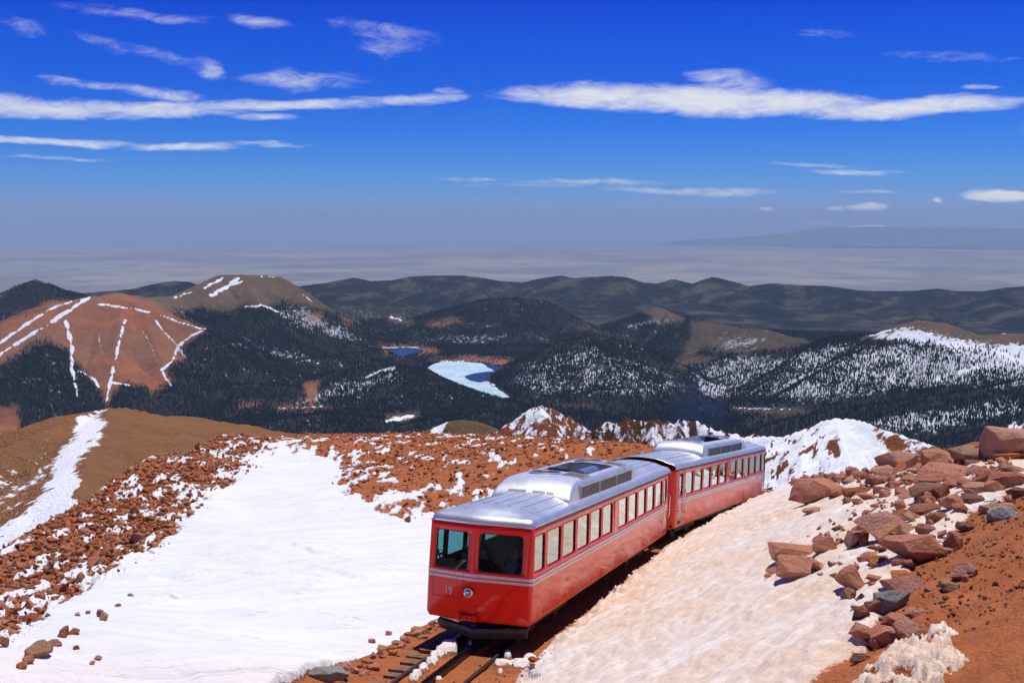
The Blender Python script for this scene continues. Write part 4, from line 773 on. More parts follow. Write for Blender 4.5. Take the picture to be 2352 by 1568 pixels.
def make_railcar(mw, label, number, crew):
    car = empty('railcar', mw); tag(car, label, 'railcar', 'coupled red railcars on the rack line')
    # ---- shell with its openings
    mb = MB(); us = [-.12]; wins = {}
    xs = [-.12] + [(WINX[i][1] + WINX[i + 1][0]) / 2 for i in range(10)] + [-16.05, -16.28, -16.86, -17.08]
    # cell boundaries left and right of the red pier between the two window groups
    xs[6:7] = [WINX[5][1] - .12, WINX[6][0] + .10] if WINX[6][0] + .10 < WINX[5][1] - .12 else [(WINX[5][1] + WINX[6][0]) / 2]
    xs = sorted(set(xs), reverse=True)
    for sd in (1, -1):
        wd = {}
        for i in range(len(xs) - 1):
            for (a, b) in WINX + [DOORW]:
                if xs[i] >= a - 1e-6 and xs[i + 1] <= b + 1e-6: wd[i] = (b, a, *WZ, .09)
        if sd == 1: WD = wd
        wall(mb, xs, {i: (wn[1], wn[0], wn[2], wn[3], 0) and wn for i, wn in wd.items()}, lambda u, v, s_=sd: (u, s_ * (1.42 - inset(v)), v)) if False else None
        # walk in increasing u so that the cells are (left, right)
        xu = xs[::-1]; n_ = len(xu) - 1
        wall(mb, xu, {n_ - 1 - i: wn for i, wn in wd.items()}, lambda u, v, s_=sd: (u, s_ * (1.42 - inset(v)), v))
    ys = [-1.30, FOLD, 1.30]
    wall(mb, ys, {0: (-1.205, -.255, 1.90, 2.86, .10), 1: (.015, 1.155, 1.90, 2.87, .11)}, lambda u, v: (nose_x(u, v), u * (1 - inset(v) * .35), v))
    for sd in (1, -1):     # front corners
        for k in range(4):
            a0, a1 = math.radians(22.5 * k), math.radians(22.5 * (k + 1))
            def cp(a, v):
                fr = 1 - a / (math.pi / 2)
                x = nose_x(sd * 1.30, v) * (1 - math.sin(a) ** 2) + (-.12 + .12 * math.cos(a)); y = (1.30 * (1 - inset(v) * .35) * math.cos(a) ** 2 + 1.30 * math.sin(a) ** 2 + .12 * math.sin(a) - inset(v) * math.sin(a) ** 2)
                return (x, sd * y, v)
            for j in range(len(VL) - 1): mb.add([cp(a0, VL[j]), cp(a1, VL[j]), cp(a1, VL[j + 1]), cp(a0, VL[j + 1])], [(0, 1, 2, 3)])
        for k in range(5):  # rear corners
            a0, a1 = math.radians(18 * k), math.radians(18 * (k + 1))
            cp = lambda a, v: (-17.08 - .35 * math.sin(a), sd * (1.07 + .35 * math.cos(a) - inset(v) * math.cos(a) ** 2), v)
            for j in range(len(VL) - 1): mb.add([cp(a0, VL[j]), cp(a1, VL[j]), cp(a1, VL[j + 1]), cp(a0, VL[j + 1])], [(0, 1, 2, 3)])
    for j in range(len(VL) - 1):
        for y0, y1 in ((-1.07, -.4), (-.4, .4), (.4, 1.07)): mb.add([(-17.43, y0, VL[j]), (-17.43, y1, VL[j]), (-17.43, y1, VL[j + 1]), (-17.43, y0, VL[j + 1])], [(0, 1, 2, 3)])
    # end fascia that follows the arched roof
    ye = [1.07 * k / 6 for k in range(-6, 7)] ; top = [(-17.43, y, 3.07 + .16 * (1 - (y / 1.25) ** 2) + .06) for y in ye]; bot = [(-17.43, y, 3.07) for y in ye]
    mb.add(bot + top, [(k, k + 1, 14 + k, 13 + k) for k in range(12)])
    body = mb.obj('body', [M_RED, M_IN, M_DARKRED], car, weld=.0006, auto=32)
    so = body.modifiers.new('thickness', 'SOLIDIFY'); so.thickness = .045; so.offset = -1; so.material_offset = 1; so.material_offset_rim = 2  # rim faces take a darker red: shade of the reveals as colour
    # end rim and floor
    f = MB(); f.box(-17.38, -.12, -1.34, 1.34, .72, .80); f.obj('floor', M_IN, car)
    # ---- windows
    for sd in (1, -1):
        for (a, b) in WINX + [DOORW]:
            r = .05 if (a, b) == DOORW else .09
            nm = 'window'
            pane(nm, rounded(b, a, *WZ, r), lambda u, v, off, s_=sd: (u, s_ * (1.42 - inset(v) - .034 + off), v), car, M_SIDEG, M_DARKRED, .0)
    for (u0, u1, v0, v1, r) in ((-1.205, -.255, 1.90, 2.86, .10), (.015, 1.155, 1.90, 2.87, .11)):
        pane('windscreen', rounded(u0, u1, v0, v1, r), lambda u, v, off: (nose_x(u, v) - .02 + off, u, v), car, M_WIND, M_RUB, .0)
    # ---- stripes round the body
    for (z0, z1) in ((1.752, 1.822), (1.652, 1.715)):
        st = MB()
        def ring(z, o_):
            pts = [(-17.0, 1.42 + o_), (-.14, 1.42 + o_)]
            for k in range(1, 6): a = math.radians(90 - 18 * k); pts.append((-.12 + (.12 + o_) * math.cos(a), 1.30 + (.12 + o_) * math.sin(a)))
            pts += [(nose_x(y, 1.7) + o_, y) for y in (1.26, .6, FOLD + .02, FOLD - .02, -.6, -1.26)]
            for k in range(0, 6): a = math.radians(-18 * k); pts.append((-.12 + (.12 + o_) * math.cos(a), -1.30 + (.12 + o_) * math.sin(a)))
            pts += [(-.14, -1.42 - o_), (-17.0, -1.42 - o_)]
            return [(x, y, z) for x, y in pts]
        A, B = ring(z0, .004), ring(z1, .004); N = len(A); st.add(A + B, [(k, k + 1, N + k + 1, N + k) for k in range(N - 1)])
        st.obj('stripe', M_WHITE, car)
    mo = MB()
    for sd in (1, -1): mo.box(-15.9, -.16, sd * 1.42, sd * 1.434, 1.822, 1.842)
    mo.obj('moulding', M_REFLBLUE, car)
    # red-brown pier between the window groups
    for sd in (1, -1):
        pr = MB(); pr.box(-8.80, -8.34, sd * 1.40, sd * (1.42 + .004), 1.93, 2.88); pr.obj('pillar_panel', M_RED, car, bevel=.004)
    # ---- roof
    bs = [0, .012, .03, .06, .10, .15, .20, .30, .45, .65, .90, 1.15, 1.42]
    yl = [-1.42 + b for b in bs] + [1.42 - b for b in bs[-2::-1]]
    xb = [0, .012, .03, .06, .10, .15, .20, .30, .45, .65, .95, 1.3]
    rows = [('f', b) for b in xb] + [('m', -2.2 - k * 1.15) for k in range(13)] + [('r', b) for b in (.30, .1, .0)]
    mb = MB(); vs_ = []; CR = .22
    for kind, q in rows:
        for y in yl:
            by = 1.42 - abs(y); yy = y
            if kind == 'f': x = nose_x(max(-1.42, min(1.42, y)), 2.6) + .02 - q; bx = q
            elif kind == 'm': x = q; bx = 9
            else: x = -17.43 + q; bx = 9
            b = min(bx, by)
            if bx < CR and by < CR:
                dx, dy = CR - bx, CR - by; dd = math.hypot(dx, dy); b = CR - dd
                if b < 0:
                    x -= (dx - dx * CR / dd) ; yy = math.copysign(1.42 - CR + dy * CR / dd, y); b = 0
            vs_.append((x, yy * (1.0 if b > .0 else 1.002), roof_z(y, max(b, 0))))
    n = len(yl); mb.add(vs_, [(i * n + k, i * n + k + 1, (i + 1) * n + k + 1, (i + 1) * n + k) for i in range(len(rows) - 1) for k in range(n - 1)])
    roof = mb.obj('roof', M_ROOF, car, auto=50)
    sr = roof.modifiers.new('thickness', 'SOLIDIFY'); sr.thickness = .03; sr.offset = -1
    for k, y in enumerate((-1.05, -.70, -.35, 0, .35, .70, 1.05)):
        for x0, x1 in ((-1.05, -3.95), (-12.35, -17.40)):
            z = roof_z(y, 1.42 - abs(y)); MB().box(x1, x0, y - .010, y + .010, z - .01, z + .010).obj('roof_seam', M_WELL, roof)
        zz = roof_z(y, 1.42 - abs(y)); MB().tube([(-1.05, y, zz - .01), (-1.05, y, zz + .04)], .032, 8).obj('roof_rivet', M_CHROME, roof)
    cp_ = MB(); yy_ = [-1.30 + 2.6 * k / 16 for k in range(17)]
    vsA = [(-1.02 + .10 * (1 - (y / 1.4) ** 2), y, roof_z(y, 1.42 - abs(y)) + .008) for y in yy_]; vsB = [(v[0] - .035, v[1], v[2]) for v in vsA]
    cp_.add(vsA + vsB, [(k, k + 1, 18 + k, 17 + k) for k in range(16)]); cp_.obj('roof_cap_seam', M_POD, roof)
    gut = MB()
    for sd in (1, -1): gut.box(-17.4, -.15, sd * 1.412, sd * 1.436, 3.045, 3.068)
    gut.obj('gutter', M_BLACK, roof)
    # ---- plant housing on the roof
    xp = [-3.85, -3.87, -3.93, -4.05, -4.2, -4.4, -4.65, -4.9, -5.15, -5.4, -5.8, -6.2, -6.75, -7.4, -8.2, -9.0, -9.7, -10.3, -10.9, -11.3, -11.7, -11.95, -12.15, -12.3, -12.4, -12.44, -12.45]
    yp = [-1.17, -1.168, -1.15, -1.12, -1.06, -1.0, -.85, -.7, -.35, 0, .35, .55, .7, .85, 1.0, 1.06, 1.12, 1.15, 1.168, 1.17]
    mb = MB(); n = len(yp); vs_ = [(x, y, pod_z(x, y) if (-12.45 < x < -3.85 and abs(y) < 1.17) else 3.12) for x in xp for y in yp]
    inwell = lambda x0, x1, y0, y1: (x0 <= -6.75 + 1e-6 and x1 >= -10.3 - 1e-6 and y0 >= -.7 - 1e-6 and y1 <= .85 + 1e-6)
    fs = [(i * n + k, i * n + k + 1, (i + 1) * n + k + 1, (i + 1) * n + k) for i in range(len(xp) - 1) for k in range(n - 1) if not inwell(xp[i], xp[i + 1], yp[k], yp[k + 1])]
    mb.add(vs_, fs); pod = mb.obj('roof_housing', M_POD, car, auto=60)
    wl = MB(); zt = 3.84
    for (a, b) in (((-6.75, -.7), (-6.75, .85)), ((-10.3, -.7), (-10.3, .85)), ((-6.75, -.7), (-10.3, -.7)), ((-6.75, .85), (-10.3, .85))):
        wl.add([(a[0], a[1], 3.30), (b[0], b[1], 3.30), (b[0], b[1], pod_z(*b) + .004), (a[0], a[1], pod_z(*a) + .004)], [(0, 1, 2, 3)])
    wl.add([(-6.75, -.7, 3.32), (-6.75, .85, 3.32), (-10.3, .85, 3.32), (-10.3, -.7, 3.32)], [(0, 1, 2, 3)]); wl.obj('well', M_WELL, pod)
    mf = MB(); mf.tube([(-7.5, .42, 3.68), (-7.55, .42, 3.68), (-9.25, .42, 3.68), (-9.3, .42, 3.68)], [.12, .2, .2, .12], 14); mf.tube([(-9.3, .42, 3.68), (-9.8, .3, 3.62), (-10.1, 0, 3.6)], .07, 8)
    mf.obj('muffler', simple('muffler_foil', (.62, .64, .68), .3, metal=.85, var=.4, scale=9, bump=.5, bdist=.03), pod, auto=40)
    for bx, by in ((-7.15, -.35), (-7.0, .05)):
        q = MB(); q.box(bx - .22, bx + .1, by - .14, by + .14, 3.5, 3.93); q.obj('air_filter', M_BLACK, pod, bevel=.03)
    for cx in (-5.95, -10.95):
        fn = MB(); z = pod_z(cx, -.2) + .012; fn.disc((cx, -.22, z), (0, .02, 1), .46, 24); d_ = fn.obj('fan_opening', M_BLACK, pod)
        rg = MB(); rg.tube([(cx + .48 * math.cos(k * math.pi / 14), -.22 + .48 * math.sin(k * math.pi / 14), z + .01) for k in range(29)], .03, 6, cap=False); rg.tube([(cx, -.22, z), (cx, -.22, z + .06)], .09, 10); rg.obj('fan_ring', M_POD, d_)
    for cx in (-6.15, -10.9):
        gq = MB(); gq.add([(cx + dx, y, pod_z(cx + dx, y) + .012) for dx, y in ((-.42, .42), (.42, .42), (.42, .98), (-.42, .98))], [(0, 1, 2, 3)]); g_ = gq.obj('roof_grille', M_MESHS, pod)
        fr = MB()
        for (a, b) in (((-.46, .40), (.46, .40)), ((-.46, 1.0), (.46, 1.0)), ((-.46, .40), (-.46, 1.0)), ((.46, .40), (.46, 1.0))):
            fr.tube([(cx + a[0], a[1], pod_z(cx + a[0], a[1]) + .015), (cx + b[0], b[1], pod_z(cx + b[0], b[1]) + .015)], .022, 5)
        fr.obj('grille_frame', M_FRAME, g_)
    # louvres on the sloping front
    for (y0, y1) in ((-.72, -.18), (0.02, .40), (.44, .66)):
        lv = MB(); lb = MB(); xa, xb_ = -3.90, -4.06
        P = lambda x, y, o_: (x + o_ * .85, y, pod_z(x, y) + o_ * .5)
        lb.add([P(xa, y0, .006), P(xa, y1, .006), P(xb_, y1, .006), P(xb_, y0, .006)], [(0, 1, 2, 3)]); lbo = lb.obj('louvre', M_BLACK, pod)
        nn = int((y1 - y0) / .042)
        for k in range(nn):
            y = y0 + (k + .5) * (y1 - y0) / nn; lv.add([P(xa, y - .012, .014), P(xa, y + .010, .014), P(xb_, y + .010, .014), P(xb_, y - .012, .014)], [(0, 1, 2, 3)])
        lv.obj('louvre_slats', M_POD, lbo)
    for sd in (1, -1):   # side screens
        for k in range(3):
            x0, x1 = -5.05 - k * 2.18, -7.15 - k * 2.18
            sc = MB(); sc.box(x1, x0, sd * 1.168, sd * 1.182, 3.27, 3.62); s_ = sc.obj('side_screen', M_MESHS, pod)
            fr = MB()
            for (xa, xb_, za, zb) in ((x1 - .03, x0 + .03, 3.24, 3.27), (x1 - .03, x0 + .03, 3.62, 3.655), (x1 - .03, x1, 3.27, 3.62), (x0, x0 + .03, 3.27, 3.62)): fr.box(xa, xb_, sd * 1.166, sd * 1.192, za, zb)
            fr.obj('screen_frame', M_FRAME, s_)
    # ---- front fittings
    hl = MB(); hx = nose_x(-.17, 1.36); hl.tube([(hx - .05, -.17, 1.365), (hx + .05, -.17, 1.365), (hx + .075, -.17, 1.365)], [.15, .13, .115], 20); h_ = hl.obj('headlight', M_RED, car, auto=40)
    rg = MB(); rg.tube([(hx + .078, -.17 + .105 * math.cos(k * math.pi / 12), 1.365 + .105 * math.sin(k * math.pi / 12)) for k in range(25)], .02, 8, cap=False); rg.obj('chrome_ring', M_CHROME, h_, smooth=True)
    ln = MB(); ln.tube([(hx + .072, -.17, 1.365), (hx + .085, -.17, 1.365), (hx + .096, -.17, 1.365)], [.098, .08, .02], 18); ln.obj('lens', M_LENS, h_, smooth=True)
    hs = MB(); o_ = .0035
    F = lambda y, z, w_=o_: (nose_x(y, z) + w_, y, z)
    for (a, b) in (((-1.23, 1.17), (-1.23, 1.82)), ((-.36, 1.16), (-.36, 1.82)), ((-1.23, 1.17), (-.36, 1.17))):
        if a[0] == b[0]: q = [F(a[0] - .004, a[1], .006), F(a[0] + .004, a[1], .006), F(b[0] + .004, b[1], .006), F(b[0] - .004, b[1], .006)]
        else: q = [F(a[0], a[1] - .004, .006), F(b[0], b[1] - .004, .006), F(b[0], b[1] + .004, .006), F(a[0], a[1] + .004, .006)]
        hs.add(q, [(0, 1, 2, 3)])
    hs.obj('hatch_joint', M_RUB, car)
    if number:
        tcu = bpy.data.curves.new('n', 'FONT'); tcu.body = number; tcu.size = .34; tcu.align_x = 'CENTER'; tcu.extrude = .002; to = bpy.data.objects.new('n', tcu); COL.objects.link(to)
        bpy.context.view_layer.update(); me = bpy.data.meshes.new_from_object(to.evaluated_get(bpy.context.evaluated_depsgraph_get())); bpy.data.objects.remove(to)
        for v in me.vertices: v.co = Vector((nose_x(-.78, 1.3) + .006 + v.co.z + .13 * v.co.x * 1.0, -.775 + v.co.x * .72, 1.245 + v.co.y * .86))
        tag(link('number', me, M_DIGIT, car), 'silver number 19')
    cb = MB(); cx = nose_x(-.19, .8); cb.box(cx - .05, cx + .13, -.46, -.34, .665, .815); cb.box(cx - .05, cx + .13, -.04, .08, .665, .815); cb.box(cx - .05, cx + .10, -.34, -.04, .665, .79); c_ = cb.obj('coupler_box', M_RED, car, bevel=.006)
    for y in (-.36, -.19, -.02):
        hb_ = MB(); xx = cx + (.136 if y in (-.36, -.02) else .106); hb_.disc((xx, y, .735), (1, 0, 0), .027, 12); hb_.obj('socket_hole', M_BLACK, c_)
    wp = MB()
    for k in (0, .05): wp.tube([F(-.66 + k, 1.84, .02), F(-.36 + k * .6, 2.14 - k * .2, .05)], .010, 6)
    wp.box(nose_x(-.34, 2.1) + .02, nose_x(-.34, 2.1) + .05, -.40, -.30, 2.12, 2.15); wp.obj('wiper', simple('wiper_metal', (.30, .26, .24), .4, metal=.6), car)
    pl = MB(); pk = [(-.42, -1.22), (.20, -.06), (.20, .06), (-.42, 1.22)]
    ins = [(x + .02, y, .49) for x, y in pk]; mid = [(x + .05, y, .40) for x, y in pk]; bt = [(x - .07, y * .97, .22) for x, y in pk]; bk = [(x - .16, y * .97, .22) for x, y in pk]; bk2 = [(x - .12, y, .50) for x, y in pk]
    pl.add(ins + mid + bt + bk + bk2, [(r_ * 4 + k, r_ * 4 + k + 1, r_ * 4 + 5 + k, r_ * 4 + 4 + k) for r_ in range(4) for k in range(3)] + [(16 + k, 17 + k, 1 + k, k) for k in range(3)] + [(0, 4, 8, 12, 16), (3, 19, 15, 11, 7)])
    plo = pl.obj('snow_plow', M_PLOW, car, bevel=.01)
    for y in (-.92, .98):
        bt_ = MB(); x = -.42 + .62 * (1.22 - abs(y)) / 1.16 + .04; bt_.tube([(x - .02, y, .45), (x + .03, y, .45)], .03, 8); bt_.obj('bolt', M_BLACK, plo)
    # ---- door, rails and steps by the coupled end
    for sd in (1, -1):
        dj = MB()
        for x in (-16.22, -16.94): dj.box(x - .006, x + .006, sd * 1.418, sd * 1.4225, .95, 2.95)
        dj.obj('door_joint', M_RUB, car)
        kp = MB(); kp.box(-16.88, -16.30, sd * 1.418, sd * 1.425, 1.06, 1.34); kp.obj('cream_panel', M_CREAM, car)  # thin cream panel low on the door
        no = MB(); no.box(-16.05, -15.72, sd * 1.418, sd * 1.423, 1.36, 1.52); no.obj('notice_plate', simple('notice', (.55, .5, .45), .5, var=.2), car)
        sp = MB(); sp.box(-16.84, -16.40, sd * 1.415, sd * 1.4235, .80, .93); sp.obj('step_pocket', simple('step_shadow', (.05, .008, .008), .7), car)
        for (x, z0, z1, w_) in ((-16.02, 1.25, 2.05, .0), (-16.98, 1.35, 2.25, .0), (-16.22, 1.75, 2.3, .0)):
            hr = MB(); hr.tube([(x, sd * 1.42, z0), (x, sd * 1.50, z0 + .03), (x, sd * 1.52, z0 + .09), (x, sd * 1.52, z1 - .09), (x, sd * 1.50, z1 - .03), (x, sd * 1.42, z1)], .016, 6); hr.obj('handrail', M_CHROME, car, smooth=True)
        sk = MB(); sk.box(-.02 - .5, -.02 - .46, sd * 1.418, sd * 1.424, 1.18, 1.24) if sd == 1 else None
        if sk.v: sk.obj('marker_plate', M_CREAM, car)
    # ---- running gear
    for cx in (-3.2, -14.2):
        bg_ = MB()
        for sd in (1, -1): bg_.box(cx - 1.5, cx + 1.5, sd * .95 - .06, sd * .95 + .06, .30, .52)
        for dx in (-1.1, 1.1): bg_.box(cx + dx - .12, cx + dx + .12, -1.0, 1.0, .3, .42)
        b_ = bg_.obj('bogie', M_BLACK, car, bevel=.02)
        for dx in (-1.1, 1.1):
            for sd in (1, -1):
                wh = MB(); wh.tube([(cx + dx, sd * .69, .36), (cx + dx, sd * .80, .36)], .36, 20); wh.obj('wheel', M_PLOW, b_)
    un = MB(); un.box(-11.8, -5.4, -1.0, 1.0, .35, .74); un.obj('underfloor_case', M_BLACK, car, bevel=.03)
    cl = MB(); cl.box(-18.1, -17.40, -.18, .18, .45, .62); cl.obj('coupling', M_BLACK, car); MB().tube([(-17.4, .75, 1.6), (-17.62, .80, 1.1), (-17.8, .75, .9), (-18.0, .7, 1.0)], .035, 6).obj('hose', M_BLACK, car); MB().tube([(-17.4, 1.0, 2.15), (-17.6, 1.0, 2.18)], .07, 8).obj('buffer_lamp', M_BLACK, car)
    # ---- inside
    for sd in (1, -1):
        for k in range(10):
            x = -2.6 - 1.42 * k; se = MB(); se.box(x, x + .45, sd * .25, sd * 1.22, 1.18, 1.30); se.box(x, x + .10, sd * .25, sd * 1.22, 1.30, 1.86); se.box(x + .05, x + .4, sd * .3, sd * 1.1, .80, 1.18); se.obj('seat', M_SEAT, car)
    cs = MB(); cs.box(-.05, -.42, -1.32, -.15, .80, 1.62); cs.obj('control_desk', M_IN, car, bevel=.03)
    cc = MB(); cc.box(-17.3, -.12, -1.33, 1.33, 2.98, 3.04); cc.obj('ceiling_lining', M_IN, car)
    for y in (-1.33, 1.33):
        pz = MB(); pz.tube([(-.30, y * .985, 1.8), (-.30, y * .985, 3.0)], .035, 6); pz.obj('cab_post', M_IN, car)
    fn = MB(); fc = (-.16, -1.17, 2.17)
    fn.tube([(fc[0], fc[1] + .13 * math.cos(k * math.pi / 10), fc[2] + .13 * math.sin(k * math.pi / 10)) for k in range(21)], .008, 5, cap=False)
    for k in range(4):
        a = k * math.pi / 2 + .4; d = Vector((.03, math.cos(a), math.sin(a))); e_ = Vector((0, -math.sin(a), math.cos(a))); c0 = Vector(fc)
        fn.add([c0 + d * .02 - e_ * .015, c0 + d * .115 - e_ * .045, c0 + d * .12 + e_ * .035, c0 + d * .03 + e_ * .015], [(0, 1, 2, 3)])
    fn.tube([(fc[0] - .09, fc[1], fc[2]), (fc[0] + .02, fc[1], fc[2])], .035, 8); fn.tube([(fc[0] - .06, fc[1], fc[2]), (fc[0] - .06, fc[1] - .14, fc[2] - .08)], .015, 6); fn.obj('cab_fan', M_BLACK, car)
    return car

def car_matrix(s_front, yaw, pitch, origin, flip=False):
    cy, sy, cp, sp = math.cos(yaw), math.sin(yaw), math.cos(pitch), math.sin(pitch)
    f = Vector((cy * cp, sy * cp, sp)); l = Vector((-sy, cy, 0)); u = f.cross(l)
    if flip: origin = origin - f * (LEN); f, l = -f, -l
    return Matrix(((f.x, l.x, u.x, origin.x), (f.y, l.y, u.y, origin.y), (f.z, l.z, u.z, origin.z), (0, 0, 0, 1)))
MW1 = car_matrix(0, math.radians(-109.46), math.radians(7.99), Vector(NOSE))
o2 = Vector(NOSE) - (MW1.to_3x3() @ Vector((LEN + 1.10, 0, 0))) + Vector((0, 0, .05))
MW2 = car_matrix(0, math.radians(-115.1), math.radians(8.31), o2, True)
car_a = make_railcar(MW1, 'front red railcar numbered 19 with silver roof, nearest the viewer', '19', True)
car_b = make_railcar(MW2, 'rear red railcar with silver roof coupled behind the first', None, False)

# ------------------------------------------------------------------ track
M_RAIL = simple('rail_steel', (.085, .060, .048), .45, metal=.55, var=.4, scale=3); M_RACK = simple('rack_steel', (.016, .015, .015), .38, metal=.5, var=.3); M_TIE = simple('sleeper_wood', (.24, .145, .075), .85, col2=(.10, .065, .04), scale=5, bump=.5, bdist=.02)
trk = empty('railway_track', loc=tuple(track(0))); bpy.context.view_layer.update(); tag(trk, 'rack railway track with toothed centre rail under the train', 'railway track')
def sweep(name, prof, s0, s1, ds, d0, mat):
    ss = np.arange(s0, s1 + 1e-6, ds); mb = MB(); n = len(prof); vs_ = []
    for s_ in ss:
        M_ = track_frame(s_)
        for (a, b) in prof: vs_.append(M_ @ Vector((0, d0 + a, b)))
    o = mb.add(vs_, [(i * n + k, i * n + (k + 1) % n, (i + 1) * n + (k + 1) % n, (i + 1) * n + k) for i in range(len(ss) - 1) for k in range(n)]).obj(name, mat, None)
    o.parent = trk; o.matrix_parent_inverse = Matrix.Translation(-track(0)); return o
RAILP = [(-.036, 0), (.036, 0), (.036, -.03), (.010, -.045), (.010, -.12), (.065, -.135), (.065, -.15), (-.065, -.15), (-.065, -.135), (-.010, -.12), (-.010, -.045), (-.036, -.03)]
for d_ in (-.75, .75): sweep('rail', RAILP, -45, 24, 1.0, d_, M_RAIL)
rk = sweep('rack_rail', [(-.055, .03), (.055, .03), (.055, -.15), (-.055, -.15)], -45, 24, 1.0, 0, M_RACK)
tm = MB()
for k in range(int(24 / .12) + 30):
    M_ = track_frame(24 - k * .12)
    for sd, ph in ((-1, 0), (1, .06)):
        tm.add([M_ @ Vector(v) for v in ((ph - .032, sd * .008, .028), (ph + .032, sd * .008, .028), (ph + .032, sd * .075, .028), (ph - .032, sd * .075, .028), (ph - .014, sd * .010, .085), (ph + .014, sd * .010, .085), (ph + .014, sd * .073, .085), (ph - .014, sd * .073, .085))],
               [(4, 5, 6, 7), (0, 1, 5, 4), (1, 2, 6, 5), (2, 3, 7, 6), (3, 0, 4, 7)])
to_ = tm.obj('rack_teeth', M_RACK, rk); to_.matrix_parent_inverse = (Matrix.Translation(track(0)) @ rk.matrix_parent_inverse).inverted() @ Matrix.Identity(4); tag(to_, kind='stuff')
tmesh = MB().box(-.11, .11, -1.32, 1.22, -.28, -.125).mesh('sleeper')
for k in range(44):
    s_ = 22 - k * .60; o = bpy.data.objects.new('sleeper', tmesh); COL.objects.link(o)
    if k == 0: tmesh.materials.append(M_TIE)
    o.parent = trk; o.matrix_parent_inverse = Matrix.Translation(-track(0)); o.matrix_basis = track_frame(s_) @ Matrix.Rotation(random.uniform(-.03, .03), 4, 'Z') @ Matrix.Translation((0, random.uniform(-.12, .08), random.uniform(-.012, .02)))
    if k % 2: mod = o.modifiers.new('bevel', 'BEVEL'); mod.width = .012
# ------------------------------------------------------------------ rocks
def rock_mat(name, c1, c2, c3):
    m, t, b = material(name); co = t.new('ShaderNodeNewGeometry').outputs['Position']; rnd = t.new('ShaderNodeObjectInfo').outputs['Random']
    ra = t.new('ShaderNodeAttribute', attribute_name='tone').outputs['Fac']; k = t.math('FRACT', t.math('ADD', rnd, ra))
    n1 = t.noise(co, 2.6, 6, .65); n2 = t.noise(co, 14, 5, .65); n3 = t.noise(co, 60, 3, .6)
    c = t.mix(t.step(n1, .3, .7), c1, c2); c = t.mix(t.step(k, .55, 1.0, 0, .9), c, c3); c = t.mix(t.step(k, .40, .0, 0, .62), c, tuple(x * .42 for x in c2)); c = t.mix(t.step(n2, .55, .70, 0, .42), c, tuple(x * .42 for x in c1)); c = t.mix(t.step(n3, .62, .72, 0, .4), c, tuple(min(.6, x * 1.7 + .03) for x in c1))
    t.put(b.inputs['Base Color'], c); b.inputs['Roughness'].default_value = .9; b.inputs['Specular IOR Level'].default_value = .2
    t.put(b.inputs['Normal'], t.bump(t.math('ADD', t.math('MULTIPLY', n1, 1.5), t.math('ADD', n2, t.math('MULTIPLY', n3, .3))), .9, .11)); return m
M_ROCK = rock_mat('red_granite', (.62, .265, .160), (.50, .20, .115), (.62, .34, .235)); M_ROCKO = rock_mat('orange_granite', (.54, .195, .068), (.42, .135, .046), (.56, .26, .13))
M_ROCKD = rock_mat('dark_red_rock', (.44, .195, .135), (.32, .135, .095), (.52, .26, .185)); M_ROCKG = rock_mat('grey_rock', (.38, .35, .31), (.30, .285, .265), (.42, .37, .32)); M_ROCKP = rock_mat('pale_tan_rock', (.42, .235, .135), (.36, .19, .11), (.45, .27, .17))
M_GRAVS = rock_mat('gravel_stone', (.40, .15, .065), (.33, .11, .045), (.52, .30, .18))
M_SCREE = rock_mat('scree_granite', (.56, .205, .095), (.42, .140, .062), (.60, .28, .16))
MATS = dict(r=M_ROCK, o=M_ROCKO, d=M_ROCKD, g=M_ROCKG, p=M_ROCKP)
def rock_geo(seed, kind='block', npts=16, detail=0):
    """angular stone about 1 m wide, centred, as a bmesh; kind block, slab, wedge, spike, round"""
    rs = random.Random(seed); bm = bmesh.new()
    for _ in range(npts):
        v = Vector((rs.gauss(0, 1), rs.gauss(0, 1), rs.gauss(0, 1))).normalized(); p = 3.2 if kind in ('block', 'slab') else 2.2
        q = (abs(v.x) ** p + abs(v.y) ** p + abs(v.z) ** p) ** (-1 / p); v = v * q * .5 * rs.uniform(.80, 1.10)
        if kind == 'wedge': v.z *= .55 + .75 * (v.x + .5); 
        if kind == 'spike': v.x *= 1.0 - .62 * (v.z + .5); v.y *= 1.0 - .5 * (v.z + .5)
        bm.verts.new(v)
    r = bmesh.ops.convex_hull(bm, input=bm.verts[:]); bmesh.ops.delete(bm, geom=[g for g in r['geom_interior'] if isinstance(g, bmesh.types.BMVert)], context='VERTS')
    if detail:
        bmesh.ops.bevel(bm, geom=bm.edges[:], offset=.014, segments=1, affect='EDGES', clamp_overlap=True)
        bmesh.ops.triangulate(bm, faces=bm.faces[:])
        for _ in range(detail):
            es = [e for e in bm.edges if e.calc_length() > .13]
            if not es: break
            bmesh.ops.subdivide_edges(bm, edges=es, cuts=1); bmesh.ops.triangulate(bm, faces=bm.faces[:])
        bm.normal_update(); co = np.array([v.co for v in bm.verts]); o = seed * 3.7
        d = .032 * fbm(co[:, 0] * 4 + o, co[:, 1] * 4 + co[:, 2] * 3.1, 3, seed) + .03 * (ridged(co[:, 0] * 6 + co[:, 2] * 5, co[:, 1] * 6 + o, 3, seed + 5) - .6)
        for v, k in zip(bm.verts, d): v.co += v.normal * float(k)
    bmesh.ops.recalc_face_normals(bm, faces=bm.faces[:]); return bm
def rock_mesh(seed, kind='block', npts=16, detail=0, mat=None):
    bm = rock_geo(seed, kind, npts, detail); me = bpy.data.meshes.new('rock'); bm.to_mesh(me); bm.free()
    if detail: me.shade_smooth(); me.set_sharp_from_angle(angle=math.radians(14))
    me.materials.append(mat or M_ROCK); return me
